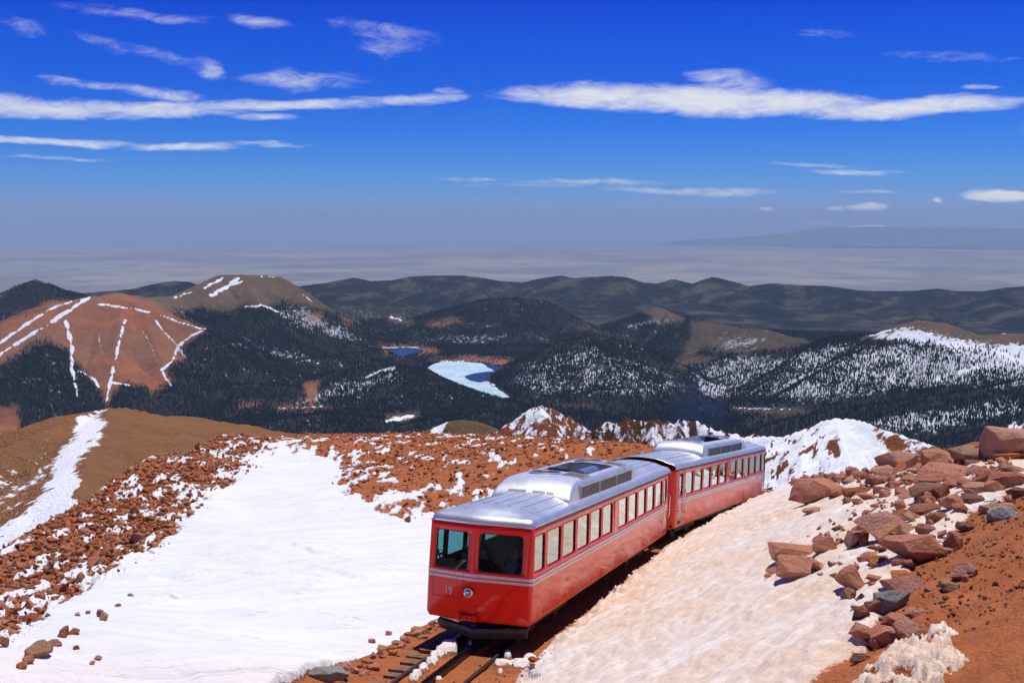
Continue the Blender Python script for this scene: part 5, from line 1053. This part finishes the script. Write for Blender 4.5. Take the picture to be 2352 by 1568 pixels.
def put_rock(px, py, wpx, hpx, name, label, kind='block', mat='r', seed=0, detail=3, rz=None, tilt=(0, 0), sink=.2, group=None, mesh=None, flat=None):
    """stone whose foot is seen at (px, py + hpx/2), wpx wide in the picture"""
    p = hit_ground(px, py + hpx * .40); rm_ = float(rim(np.arctan2(p[0], p[1]))) - .9; over = p[1] > 1 and math.hypot(p[0], p[1]) > rm_
    if over: k_ = rm_ / math.hypot(p[0], p[1]); p = np.array([p[0] * k_, p[1] * k_, 0]); p[2] = float(ground_z(p[0], p[1])[0])
    r = math.sqrt(p[0] ** 2 + p[1] ** 2 + p[2] ** 2); wm = wpx * r / FPX; hm = hpx * r / FPX
    H = max(.36 * wm, hm * 1.15 - .06 * wm) if flat is None else flat * wm
    if over: H = max(H, (float(at(px, py - hpx * .5, rm_)[2]) - p[2]) / (1 - sink))
    me = mesh or rock_mesh(seed, kind, 14 + seed % 6, detail, MATS[mat]); o = bpy.data.objects.new(name, me); COL.objects.link(o)
    rs = random.Random(seed * 7 + 1); dep = rs.uniform(.72, .95) * wm
    o.scale = (wm, dep, H); base = -math.atan2(p[0], p[1]); o.rotation_euler = (tilt[0] + rs.uniform(-.09, .09), tilt[1] + rs.uniform(-.09, .09), base + (rs.uniform(-.4, .4) if rz is None else rz))
    fw = Vector((p[0], p[1], 0)).normalized() * dep * .22; cx, cy = p[0] + fw.x, p[1] + fw.y; q4 = wm * .28
    gz_ = ground_z(np.array([cx, cx - q4, cx + q4, cx]), np.array([cy, cy, cy, cy - q4])); o.location = Vector((cx, cy, float(.4 * gz_.min() + .6 * gz_[0]) + H * (.5 - sink)))
    return tag(o, label, 'rock' if wm < 1.2 else 'boulder', group)
def z6(x, y): return (2900 + .6698 * x) / 1.658, (1550 + .6698 * y) / 1.658
def z8(x, y): return (1150 + .4039 * x) / 1.658, (2300 + .4039 * y) / 1.658
def z7(x, y): return x * .436, (1500 + y * .7228) / 1.658
S6, S8, S7 = .404, .2436, .436
B = [  # x, y, w, h, kind, colour, label
 (330, 485, 290, 155, 'block', 'r', 'biggest lone red boulder on the open snow behind the train'), (540, 502, 170, 62, 'slab', 'o', 'flat orange slab shading the snow beside the biggest lone boulder'), (428, 508, 88, 60, 'block', 'r', 'small rock wedged against the biggest lone boulder'),
 (285, 614, 110, 45, 'wedge', 'r', 'small pointed rock alone on snow below the biggest lone boulder'), (400, 405, 70, 24, 'block', 'd', None), (715, 388, 195, 42, 'slab', 'r', 'long flat red rock at the top of the snow slope'),
 (765, 288, 185, 95, 'wedge', 'r', 'sharp wedge-shaped rock jutting up at the far edge of the slope'), (842, 336, 42, 54, 'spike', 'r', None), (795, 352, 26, 40, 'spike', 'd', None), (675, 442, 150, 50, 'slab', 'd', 'dark red flat rock above the loose snow patch'),
 (765, 467, 125, 46, 'slab', 'r', None), (655, 500, 85, 52, 'block', 'd', None), (865, 432, 130, 50, 'slab', 'r', None), (890, 390, 125, 36, 'slab', 'r', None), (920, 336, 100, 36, 'slab', 'r', None), (1015, 345, 115, 32, 'slab', 'r', None),
 (1020, 254, 215, 56, 'slab', 'r', 'long low boulder left of the skyline boulders'), (1205, 205, 205, 92, 'block', 'r', 'rounded red boulder on the skyline, second from the right edge'), (1415, 188, 250, 140, 'block', 'r', 'tallest red boulder on the skyline at the right edge'),
 (1255, 256, 260, 82, 'slab', 'p', 'broad pale boulder in front of the skyline boulders'), (1135, 298, 90, 32, 'slab', 'd', None), (1262, 300, 105, 36, 'slab', 'o', 'bright orange flat rock below the broad pale boulder'), (1425, 292, 175, 75, 'slab', 'o', None), (1205, 343, 85, 26, 'slab', 'd', None),
 (1060, 402, 300, 84, 'block', 'r', 'long angular boulder in the middle of the upper boulder belt'), (1255, 395, 165, 62, 'slab', 'd', None), (1430, 378, 165, 62, 'block', 'd', 'dark red rock at the right edge of the upper belt'), (1400, 430, 210, 92, 'block', 'r', None), (1250, 482, 195, 78, 'wedge', 'r', 'peaked red rock right of the small snow hollow'),
 (965, 512, 205, 84, 'slab', 'p', 'smooth pale tan rock in the middle of the belt'), (1100, 462, 125, 50, 'block', 'r', None), (1190, 548, 125, 56, 'block', 'd', None), (1335, 548, 190, 66, 'slab', 'r', None), (1080, 576, 145, 90, 'block', 'r', 'blocky red rock with snow at its foot near the gravel'), (955, 568, 115, 36, 'slab', 'o', None), (925, 617, 175, 62, 'slab', 'r', None),
 (835, 655, 195, 64, 'slab', 'r', 'flat red rock just above the big tilted slab'), (725, 738, 335, 128, 'slab', 'd', 'big tilted slab with dark underside overhanging shaded snow'), (528, 790, 130, 95, 'block', 'd', 'dark cube-shaped rock left of the big tilted slab'), (925, 735, 100, 62, 'block', 'd', None), (1090, 748, 135, 112, 'spike', 'r', 'pyramid-shaped red rock at the gravel edge'), (1160, 668, 95, 62, 'block', 'd', None),
 (1375, 607, 160, 78, 'slab', 'g', 'flat grey rock half buried in the gravel bank'), (840, 832, 320, 150, 'slab', 'r', 'widest flat red slab lying below the big tilted slab'), (1020, 818, 165, 62, 'wedge', 'p', 'pale tan wedge at the right end of the widest slab'), (365, 828, 132, 90, 'block', 'r', 'upright block at the left end of the lower rocks'), (195, 852, 320, 112, 'slab', 'r', 'long red rock at the left end of the lower boulder group'),
 (230, 935, 270, 125, 'slab', 'r', 'sloping red slab sunk in snow at the lower left'), (600, 884, 105, 62, 'block', 'r', None), (1135, 922, 155, 96, 'block', 'd', 'dark rock sitting alone on the gravel'), (660, 908, 105, 44, 'slab', 'o', None), (490, 1022, 245, 160, 'spike', 'r', 'sharp triangular red rock standing in the dirty snow'), (490, 1115, 82, 62, 'block', 'p', 'pale rock leaning at the foot of the triangular rock'), (565, 1118, 42, 36, 'block', 'd', None),
 (790, 988, 115, 52, 'slab', 'o', None), (790, 1047, 255, 66, 'slab', 'd', 'thin dark red slab above the grey-green slab'), (750, 1118, 195, 115, 'slab', 'g', 'grey-green flat slab with dark front edge at the gravel edge'), (640, 1172, 95, 74, 'block', 'd', None), (870, 1166, 115, 46, 'slab', 'd', None), (770, 1203, 135, 62, 'slab', 'r', None), (830, 1278, 175, 105, 'block', 'd', 'purple-grey angular rock at the gravel edge, lowest of the large ones'),
 (700, 1288, 135, 112, 'block', 'r', None), (560, 1328, 135, 74, 'block', 'r', None), (560, 1418, 95, 58, 'block', 'd', 'small dark rock nearest the bottom beside the snow heap'), (1060, 1032, 115, 52, 'slab', 'p', None), (790, 932, 95, 34, 'slab', 'r', None), (80, 962, 105, 38, 'slab', 'r', None), (40, 992, 62, 22, 'slab', 'o', None), (1155, 958, 42, 42, 'block', 'r', None), (640, 1020, 90, 40, 'slab', 'r', None), (950, 1045, 50, 24, 'slab', 'd', None),
 (1000, 660, 120, 60, 'slab', 'r', None), (1120, 620, 80, 40, 'block', 'r', None), (700, 520, 70, 50, 'block', 'r', None), (790, 505, 90, 40, 'slab', 'd', None), (600, 545, 120, 24, 'slab', 'r', None), (540, 562, 60, 40, 'block', 'd', None), (480, 562, 50, 36, 'block', 'r', None), (840, 540, 110, 28, 'slab', 'r', None), (700, 575, 40, 14, 'slab', 'r', None), (1330, 480, 120, 60, 'block', 'r', None), (1480, 480, 140, 60, 'slab', 'd', None), (650, 665, 60, 30, 'block', 'p', None), (520, 412, 40, 14, 'slab', 'r', None), (600, 345, 60, 14, 'slab', 'd', None), (930, 1320, 50, 36, 'block', 'r', None), (640, 1330, 70, 60, 'block', 'r', None), (1080, 1160, 36, 20, 'block', 'r', None)]
TILT = {37: (.10, .42), 53: (0, .08)}
NEARBY = {i: l for i, l in ((0, 'the biggest lone boulder'), (5, 'the long flat rock at the top'), (6, 'the sharp jutting wedge'), (16, 'the long low boulder'), (17, 'the rounded skyline boulder'), (18, 'the tallest skyline boulder'), (19, 'the broad pale boulder'), (24, 'the long angular boulder'), (28, 'the peaked rock by the snow hollow'), (29, 'the smooth pale tan rock'), (33, 'the blocky rock with snowy foot'), (37, 'the big tilted slab'), (38, 'the dark cube-shaped rock'), (40, 'the pyramid-shaped rock'), (42, 'the flat grey rock'), (43, 'the widest flat slab'), (46, 'the long rock at the lower left'), (49, 'the dark rock on the gravel'), (51, 'the triangular rock'), (56, 'the grey-green slab'), (60, 'the purple-grey rock'))}
TONE = dict(r='red', o='orange', d='dark red', g='grey', p='pale tan'); FORM = dict(block='rock', slab='flat rock', wedge='wedge-shaped rock', spike='pointed rock'); USED = set()
def nearby(i, x, y, w_, k, c):
    for j in sorted(NEARBY, key=lambda j: (B[j][0] - x) ** 2 + (B[j][1] - y) ** 2)[:4]:
        dx, dy = x - B[j][0], y - B[j][1]; rel = ('right of' if dx > 0 else 'left of') if abs(dx) > abs(dy) * 1.3 else ('below' if dy > 0 else 'above')
        for sz in ('small', 'little') if w_ < 90 else ('', 'mid-sized'):
            l = ' '.join((sz + ' ' + TONE[c] + ' ' + FORM[k] + ' ' + rel + ' ' + NEARBY[j]).split())
            if l not in USED: USED.add(l); return l
    return 'lesser rock among the boulders on the right slope'
for i, (x, y, w_, h_, k, c, lab) in enumerate(B):
    X_, Y_ = z6(x, y); w_, h_ = w_ * (1.25 if i in (6, 17, 18, 19) else 1.10), h_ * 1.12
    put_rock(X_, Y_, w_ * S6, h_ * S6, 'boulder' if w_ > 150 else 'rock', lab or nearby(i, x, y, w_, k, c), k, c, 11 + i, 3 if w_ > 150 else 2, tilt=TILT.get(i, (0, 0)), group='rocks of the right slope', sink=.22)
TS = [(260, 665, 350, 150, 'block', 'g', 'large grey layered boulder at the lower left end of the track edge'), (310, 712, 200, 62, 'slab', 'o', 'flat red rock lying in front of the grey layered boulder'), (430, 592, 115, 72, 'block', 'r', None), (550, 582, 60, 52, 'wedge', 'p', 'small whitish pointed stone on the track edge'), (620, 542, 115, 42, 'slab', 'o', None), (695, 592, 145, 66, 'block', 'r', None), (590, 652, 125, 54, 'slab', 'r', None), (672, 492, 78, 64, 'block', 'r', None), (660, 420, 74, 44, 'block', 'r', None), (762, 402, 125, 74, 'block', 'o', 'bright orange boulder in the middle of the track edge'),
      (818, 362, 64, 48, 'block', 'r', None), (845, 422, 95, 54, 'block', 'r', None), (740, 472, 74, 48, 'block', 'd', None), (760, 497, 74, 32, 'slab', 'r', None), (858, 467, 95, 54, 'block', 'o', None), (905, 499, 42, 24, 'block', 'd', 'small dark stone alone on the track gravel'), (880, 372, 84, 42, 'block', 'r', None), (940, 372, 95, 54, 'block', 'r', None), (985, 347, 74, 58, 'block', 'd', None), (960, 312, 84, 38, 'slab', 'r', None), (995, 287, 95, 42, 'slab', 'o', None), (1080, 287, 115, 68, 'block', 'r', None), (1092, 237, 145, 48, 'slab', 'o', None),
      (1182, 232, 95, 48, 'slab', 'o', None), (1160, 264, 84, 32, 'slab', 'd', None), (1180, 202, 54, 32, 'block', 'r', None), (1212, 189, 54, 38, 'block', 'g', None), (1262, 172, 95, 52, 'slab', 'r', None), (1272, 202, 74, 32, 'slab', 'r', None), (1140, 312, 115, 38, 'slab', 'p', None), (930, 390, 95, 42, 'block', 'r', None), (500, 640, 90, 60, 'block', 'r', None), (640, 610, 80, 50, 'block', 'o', None), (2185, 642, 115, 66, 'block', 'o', 'orange rock in the dirty snow right of the track'), (2082, 716, 54, 32, 'block', 'r', None), (2168, 702, 74, 38, 'block', 'r', None)]
ORD = 'first second third fourth fifth sixth seventh eighth ninth tenth eleventh twelfth thirteenth fourteenth fifteenth sixteenth seventeenth eighteenth nineteenth twentieth'.split() + ['twenty-' + q for q in 'first second third fourth fifth sixth seventh eighth ninth'.split()] + ['thirtieth'] + ['thirty-' + q for q in 'first second third fourth fifth sixth'.split()]
order = sorted(range(len(TS)), key=lambda i: -TS[i][0] + TS[i][1] * .3 + (9999 if TS[i][0] > 1800 else 0))
for i, (x, y, w_, h_, k, c, lab) in enumerate(TS):
    X_, Y_ = z8(x, y)
    put_rock(X_, Y_, w_ * S8, h_ * S8, 'rock', lab or (TONE[c] + ' stone on the track edge, ' + ORD[order.index(i)] + ' from the train nose' if x < 1800 else 'small red rock beside the orange rock right of the track, ' + ('left one' if x < 2100 else 'right one')), k, c, 211 + i, 2, group='stones along the track edge', sink=.2)
LS = [(410, 1215, 28, 34), (465, 1200, 26, 22), (528, 1222, 42, 44), (548, 1242, 48, 64), (625, 1160, 30, 30), (690, 1107, 34, 22), (345, 1300, 54, 64), (390, 1312, 64, 42), (290, 1362, 84, 34), (250, 1402, 58, 36), (405, 1395, 32, 22), (205, 1432, 140, 80), (150, 1480, 70, 50), (115, 1510, 60, 40), (520, 1470, 40, 24), (490, 1500, 30, 24), (330, 1330, 50, 34)]
for i, (x, y, w_, h_) in enumerate(LS):
    X_, Y_ = z7(x, y); put_rock(X_, Y_, w_ * S7, h_ * S7, 'rock', 'large flat slab at the lower end of the rocks in the left snowfield' if i == 11 else 'red rock poking out of the lower left snow, ' + ORD[sorted(range(len(LS)), key=lambda j: LS[j][0]).index(i)] + ' of them from the left edge', 'block' if i % 3 else 'wedge', 'p' if i == 11 else ('r', 'o', 'd')[i % 3], 301 + i, 2, group='rocks poking out of the left snowfield', sink=.25)
RS = [(700, 620, 64, 54), (780, 662, 64, 44), (860, 562, 52, 52), (722, 762, 74, 74), (490, 902, 74, 60), (470, 945, 44, 44), (425, 980, 44, 62), (990, 325, 44, 32), (930, 320, 40, 42), (600, 862, 34, 34), (2150, 687, 38, 42), (520, 550, 40, 30), (640, 690, 46, 40), (560, 760, 40, 34), (330, 760, 40, 30), (250, 800, 40, 30), (120, 900, 46, 36), (60, 1010, 46, 38), (200, 1000, 44, 36), (300, 950, 40, 36), (880, 600, 40, 26), (790, 560, 40, 34), (400, 860, 40, 34), (150, 1120, 40, 30), (640, 640, 40, 30), (1040, 262, 30, 22), (1050, 530, 30, 24), (530, 880, 36, 34), (690, 800, 40, 30)]
for i, (x, y, w_, h_) in enumerate(RS):
    X_, Y_ = z7(x, y); put_rock(X_, Y_, w_ * S7, h_ * S7, 'rock', 'single red rock alone on the snow left of the train nose' if i == 10 else 'larger red rock of the left scree ridge, ' + ORD[sorted(range(len(RS)), key=lambda j: RS[j][0]).index(i)] + ' of them from the left edge', ('block', 'wedge', 'spike')[i % 3], ('r', 'o', 'r', 'd')[i % 4], 331 + i, 2, group='larger rocks of the left scree ridge', sink=.2)
# --- loose scree: the largest as things, the rest as one mass per field
VAR = [rock_geo(500 + k, ('block', 'slab', 'wedge', 'spike')[k % 4], 7 + k % 3) for k in range(10)]
VARN = []
for bm in VAR:
    bmesh.ops.triangulate(bm, faces=bm.faces[:]); bm.verts.index_update(); VARN.append((np.array([v.co for v in bm.verts]), np.array([[v.index for v in f.verts] for f in bm.faces])))
VARM = []
for bm in VAR: me = bpy.data.meshes.new('scree_rock'); bm.to_mesh(me); bm.free(); me.materials.append(M_SCREE); VARM.append(me)
def rotm(a, b, c):
    return np.array(Matrix.Rotation(c, 3, 'Z') @ Matrix.Rotation(b, 3, 'Y') @ Matrix.Rotation(a, 3, 'X'))
def scree(name, poly, n, smin, smax, pw, keep, label, klabel, group, seed, accept=None, mat=None, flat=.6, spread=0, snowkeep=.3):
    rg = np.random.default_rng(seed); xs = np.array([p[0] for p in poly]); ys = np.array([p[1] for p in poly]); P = []
    lo, hi = max(-120, xs.min()), min(2480, xs.max()); tries = 0
    while len(P) < n and tries < 90:
        tries += 1; a = rg.uniform(math.atan((lo - 1176) / FPX), math.atan((hi - 1176) / FPX), 4000); r = np.sqrt(rg.uniform(16 ** 2, 132 ** 2, 4000)); x, y = r * np.sin(a), r * np.cos(a)
        z, s_, d_, r_, a_ = smooth_ground(x, y); px, py = to_px(x, y, z)
        ok = (r_ < rim(a_) + 2.0) & in_poly(px + spread * rg.normal(size=4000), py + spread * rg.normal(size=4000), poly)
        sn, *_ = near_cover(x, y, z, s_, d_, r_, a_); ok &= rg.uniform(size=4000) < np.where(sn < .5, 1.0, snowkeep)
        if accept is not None: ok &= accept(x, y, s_, d_, r_)
        P += list(zip(x[ok], y[ok]))
    P = np.array(P[:n]); Zg = ground_z(P[:, 0], P[:, 1]); S = smin + (smax - smin) * rg.power(1, len(P)) ** pw; S = S[np.argsort(rg.uniform(size=len(S)))]
    rr = np.hypot(P[:, 0], P[:, 1]); big = set(np.argsort(-S / rr)[:keep]); V, F, T = [], [], []; nb = 0
    for i in range(len(P)):
        k = rg.integers(10); ax = (rg.uniform(-1, 1), rg.uniform(-1, 1), rg.uniform(0, 6.28)); sc = np.array([S[i], S[i] * rg.uniform(.6, 1), S[i] * rg.uniform(flat * .6, flat * 1.4)]); loc = np.array([P[i, 0], P[i, 1], Zg[i] + sc[2] * .22])
        if i in big:
            o = bpy.data.objects.new('scree_rock', VARM[k]); COL.objects.link(o); o.location = loc; o.rotation_euler = ax; o.scale = sc; tag(o, klabel, 'rock', group); continue
        v, f = VARN[k]; V.append((v * sc) @ rotm(*ax).T + loc); F.append(f + nb); T.append(np.full(len(v), rg.uniform())); nb += len(v)
    o = link(name, tri_mesh(name, np.concatenate(V), np.concatenate(F), dict(tone=np.concatenate(T))), mat or M_ROCK)
    return tag(o, label, 'scree', kind='stuff')
scree('ridge_scree', POLY_SCREE_L, 16000, .05, .52, 5.0, 62, 'thousands of red stones half covered by snow on the left ridge', 'mid-sized red rock in the snowy scree of the left ridge', 'rocks in the left ridge scree', 1, spread=14, flat=.75, mat=M_SCREE)
scree('plateau_scree', POLY_SCREE_B, 9500, .06, .60, 5.0, 48, 'field of small red stones and snow specks behind the train', 'mid-sized red rock in the stony field behind the train', 'rocks in the stony field', 2, mat=M_ROCKO, flat=.42, spread=9)
PB = [(700, 1600), (700, 1560), (1010, 1405), (1060, 1380), (1250, 1470), (1330, 1400), (1420, 1340), (1240, 1480), (1180, 1600)]
scree('ballast_stones', PB, 900, .02, .13, 4.0, 0, 'small loose stones on the red track gravel', '', '', 3, accept=lambda x, y, s, d, r: (np.abs(d + .4) < 2.9) & (np.abs(d) > .15) & (np.abs(np.abs(d) - .75) > .12))
PG = [(1850, 1600), (1878, 1565), (1987, 1496), (2032, 1412), (2084, 1371), (2112, 1298), (2205, 1214), (2234, 1177), (2352, 1137), (2480, 1110), (2480, 1600)]
scree('gravel_stones', PG, 2600, .012, .14, 6, 0, 'pebbles and small stones strewn over the red gravel slope', '', '', 4, mat=M_GRAVS, accept=lambda x, y, s, d, r: r > 9)
PM = [(1730, 1100), (1900, 1085), (2060, 1060), (2352, 1000), (2352, 1137), (2205, 1214), (2112, 1298), (2032, 1412), (1987, 1496), (1900, 1490), (1960, 1400), (1820, 1290), (1900, 1200), (2000, 1150), (1850, 1130)]
scree('slope_stones', PM, 1000, .03, .40, 3.6, 0, 'scattered small red stones on the dirty snow among the boulders', '', '', 5)
PX_ = [(1700, 1060), (1770, 1040), (1860, 1070), (1870, 1098), (1780, 1108), (1700, 1120)]
# --- crumbled snow along the cut and lumps between the rails
def snow_lump_mat():
    m, t, b = material('crumbled_snow'); co = t.new('ShaderNodeNewGeometry').outputs['Position']; n = t.noise(co, 4, 5, .6)
    t.put(b.inputs['Base Color'], t.mix(t.step(n, .35, .65), (.80, .72, .64), (.70, .54, .40))); b.inputs['Roughness'].default_value = .9; t.put(b.inputs['Normal'], t.bump(t.noise(co, 22, 4, .6), .6, .03)); return m
M_LUMP = snow_lump_mat(); SN = VARN
def lumps(name, pts, label):
    V, F, nb = [], [], 0; rg = np.random.default_rng(9); pa_ = np.array(pts); zz = list(ground_z(pa_[:, 0], pa_[:, 1]))
    for (x, y, s) in pts:
        v, f = SN[rg.integers(10)]; z = float(zz.pop(0)); V.append((v * s * rg.uniform(.6, 1.2, 3)) @ rotm(*rg.uniform(0, 6, 3)).T + np.array([x, y, z + s * .14])); F.append(f + nb); nb += len(v)
    me = tri_mesh(name, np.concatenate(V), np.concatenate(F)); return tag(link(name, me, M_LUMP), label, 'snow', kind='stuff')
pts = []
for k in range(1500):
    s_ = random.uniform(-40, 7); de = np.interp(s_, [-45, -30, -15, -8, 3, 12], [1.55, 1.60, 1.66, 1.82, 1.85, 2.1]); p = track(s_, de + random.gauss(.16, .24)); pts.append((p.x, p.y, min(.22, random.lognormvariate(-3.0, .55))))
lumps('crumbled_snow_bank', pts, 'crumbled peach snow along the cut beside the train')
PU = [(1740, 1098), (1900, 1080), (2070, 1050), (2352, 1010), (2352, 1130), (2230, 1172), (2150, 1215), (2100, 1270), (2040, 1300), (1960, 1270), (1990, 1200), (2060, 1150), (1950, 1120), (1840, 1120)]
scree('belt_rocks', PU, 240, .14, .95, 2.6, 14, 'broken red rocks filling the gaps between the boulders of the right slope', 'broken rock filling a gap between the right slope boulders', 'fill rocks of the boulder belt', 6, snowkeep=.8)
# ------------------------------------------------------------------ people seated in the front car
def person(mw, label, top, skin, hair, hat=None, lean=0.0):
    V, E, Rd = [], [], []
    def chain(prev, pts):
        for (p, r) in pts:
            V.append(p); Rd.append(r); i = len(V) - 1
            if prev is not None: E.append((prev, i))
            prev = i
        return prev
    pel = chain(None, [((0, 0, .50), .15)]); wa = chain(pel, [((0, 0, .68), .13), ((.01, 0, .84), .15)]); ch = chain(wa, [((.01, 0, .98), .13)])
    nk = chain(ch, [((.02, 0, 1.07), .052)]); chain(nk, [((.04, 0, 1.14), .078), ((.04, 0, 1.23), .094), ((.03, 0, 1.31), .066)])
    for sd in (1, -1):
        chain(pel, [((.06, sd * .10, .50), .095), ((.44, sd * .13, .52), .070), ((.42, sd * .13, .28), .056), ((.40, sd * .13, .08), .040), ((.56, sd * .14, .04), .038)])
        wr = chain(ch, [((.01, sd * .19, .97), .065), ((.10, sd * .25, .76), .048), ((.24, sd * .23, .70), .042), ((.36, sd * .19, .73), .028), ((.42, sd * .18, .74), .034)])
        for q, (dy, L) in enumerate(((.032, .070), (.011, .082), (-.011, .078), (-.030, .060))): chain(wr, [((.46, sd * (.18 + dy * .7), .745), .011), ((.46 + L * .6, sd * (.18 + dy), .738), .009), ((.46 + L, sd * (.18 + dy), .715), .008)])
        chain(wr, [((.44, sd * .145, .75), .011), ((.47, sd * .13, .745), .009)])
    me = bpy.data.meshes.new('skeleton'); me.from_pydata(V, E, []); o = bpy.data.objects.new('skeleton', me); COL.objects.link(o)
    o.modifiers.new('skin', 'SKIN'); sv = me.skin_vertices[0].data
    for i, r in enumerate(Rd): sv[i].radius = (r, r)
    sv[0].use_root = True
    sb = o.modifiers.new('sub', 'SUBSURF'); sb.levels = 2; sb.render_levels = 2
    bpy.context.view_layer.update(); bme = bpy.data.meshes.new_from_object(o.evaluated_get(bpy.context.evaluated_depsgraph_get())); bpy.data.objects.remove(o)
    bme.shade_smooth(); bme.materials.clear(); bme.materials.append(skin)
    p = bpy.data.objects.new('person', bme); COL.objects.link(p); p.matrix_world = mw; tag(p, label, 'person', 'people seated in the front railcar')
    # clothes: the same surface, a little larger, without head and hands
    bm = bmesh.new(); bm.from_mesh(bme); bm.normal_update()
    bmesh.ops.delete(bm, geom=[f for f in bm.faces if f.calc_center_median().z > 1.05 or f.calc_center_median().x > .365 and f.calc_center_median().z > .6], context='FACES')
    for v in bm.verts: v.co += v.normal * .012
    cm = bpy.data.meshes.new('clothes'); bm.to_mesh(cm); bm.free(); cm.shade_smooth(); link('clothing', cm, top, p)
    hm = MB(); n, m_ = 14, 7; c = Vector((.02, 0, 1.245))
    for i in range(m_ + 1):
        for k in range(n):
            th = math.pi * .62 * i / m_; ph = 2 * math.pi * k / n; cut = .4 if math.cos(ph) > .5 and i > 3 else 1
            hm.v.append(tuple(c + Vector((math.sin(th) * math.cos(ph) * .102 * (1 if cut == 1 else .86), math.sin(th) * math.sin(ph) * .100, math.cos(th) * .112))))
    hm.f = [(i * n + k, i * n + (k + 1) % n, (i + 1) * n + (k + 1) % n, (i + 1) * n + k) for i in range(m_) for k in range(n)]; hm.mi = [0] * len(hm.f)
    hm.obj('hair', hair, p, smooth=True)
    # face
    for y in (-.035, .035):
        ey = MB(); ey.tube([(.118, y, 1.235), (.130, y, 1.235)], [.012, .006], 8); ey.obj('eye', M_BLACK, p)
    ns = MB(); ns.add([(.128, 0, 1.245), (.128, -.014, 1.195), (.128, .014, 1.195), (.155, 0, 1.20)], [(0, 1, 3), (0, 3, 2), (1, 2, 3)]); ns.obj('nose', skin, p)
    mo = MB(); mo.box(.118, .126, -.022, .022, 1.163, 1.170); mo.obj('mouth', simple('lips', (.25, .08, .07), .5), p)
    for sd in (1, -1):
        er = MB(); er.tube([(.035, sd * .090, 1.20), (.03, sd * .104, 1.235), (.035, sd * .092, 1.265)], [.010, .016, .010], 6); er.obj('ear', skin, p)
    if hat:
        ht = MB(); ht.tube([(.03, 0, 1.27), (.03, 0, 1.275)], .19, 20); ht.tube([(.03, 0, 1.27), (.03, 0, 1.36), (.03, 0, 1.39)], [.11, .10, .06], 16); ht.obj('hat', hat, p, auto=40)
    return p
SK = simple('skin', (.46, .26, .18), .5); HB = simple('hair_dark', (.02, .014, .01), .6); HG = simple('hair_grey', (.22, .2, .18), .6)
C_NAVY = simple('navy_jacket', (.012, .014, .022), .8); C_TAN = simple('tan_jacket', (.42, .36, .24), .8); C_GREY = simple('dark_jumper', (.03, .03, .035), .8); C_RED = simple('wine_jacket', (.12, .02, .025), .8); C_HAT = simple('straw_hat', (.45, .40, .26), .8)
seat = lambda x, y, z=.80, rz=0: MW1 @ Matrix.Translation((x, y, z)) @ Matrix.Rotation(rz, 4, 'Z')
person(seat(-.95, -.78, .88, .35), 'driver in dark jacket seated behind the left windscreen', C_NAVY, SK, HB)
person(seat(-1.75, -.55, .84), 'dark-haired passenger in dark clothes right behind the driver', C_GREY, SK, HB)
person(seat(-1.55, .42, .84), 'passenger in pale tan jacket behind the right windscreen', C_TAN, SK, HG)
person(seat(-1.60, 1.0, .80), 'passenger in straw hat by the right side window', C_RED, SK, HB, C_HAT)
dc = MB(); dc.box(-1.25, -.72, -1.05, -.5, 1.18, 1.30); dc.box(-1.30, -1.18, -1.05, -.5, 1.30, 1.85); dc.obj('driver_seat', M_SEAT, car_a, bevel=.03)
# ------------------------------------------------------------------ exhaust
def exhaust():
    q = MW2 @ Vector((-9.4, .2, 3.7)); c = at(1612, 975, math.hypot(q.x, q.y)); c2 = at(1600, 925, math.hypot(q.x, q.y) + 1.5); c3 = at(1590, 895, math.hypot(q.x, q.y) + 3)
    mb = MB(); pts = [q, q * .6 + Vector(c) * .4, Vector(c), Vector(c2), Vector(c3)]; mb.tube(pts, [.2, .7, 1.2, 1.6, .8], 14)
    m = bpy.data.materials.new('exhaust_smoke'); m.use_nodes = True; t = NT(m.node_tree); t.n.clear(); v = t.new('ShaderNodeVolumePrincipled'); v.inputs['Color'].default_value = (.16, .28, 1, 1)
    geo = t.new('ShaderNodeTexCoord').outputs['Object']; t.put(v.inputs['Density'], t.step(t.noise(geo, .9, 4, .6, .6), .40, .75, 0, .05)); o = t.new('ShaderNodeOutputMaterial'); t.l.new(v.outputs[0], o.inputs['Volume'])
    tag(mb.obj('exhaust_smoke', m), 'thin bluish exhaust plume above the rear railcar', 'smoke', kind='stuff')
exhaust()
# ------------------------------------------------------------------ air
def haze():
    mb = MB(); mb.box(-242000, 242000, -4000, 242000, -6800, 480); m = bpy.data.materials.new('hazy_air'); m.use_nodes = True; t = NT(m.node_tree); t.n.clear()
    v = t.new('ShaderNodeVolumePrincipled'); v.inputs['Color'].default_value = (.57, .78, 1.0, 1); v.inputs['Density'].default_value = HAZE_DENSITY; v.inputs['Anisotropy'].default_value = .0
    o = t.new('ShaderNodeOutputMaterial'); t.l.new(v.outputs[0], o.inputs['Volume'])
    tag(mb.obj('haze', m), 'thin blue haze over the plains and far hills', 'haze', kind='stuff')
HAZE_DENSITY = 1.28e-5
haze()
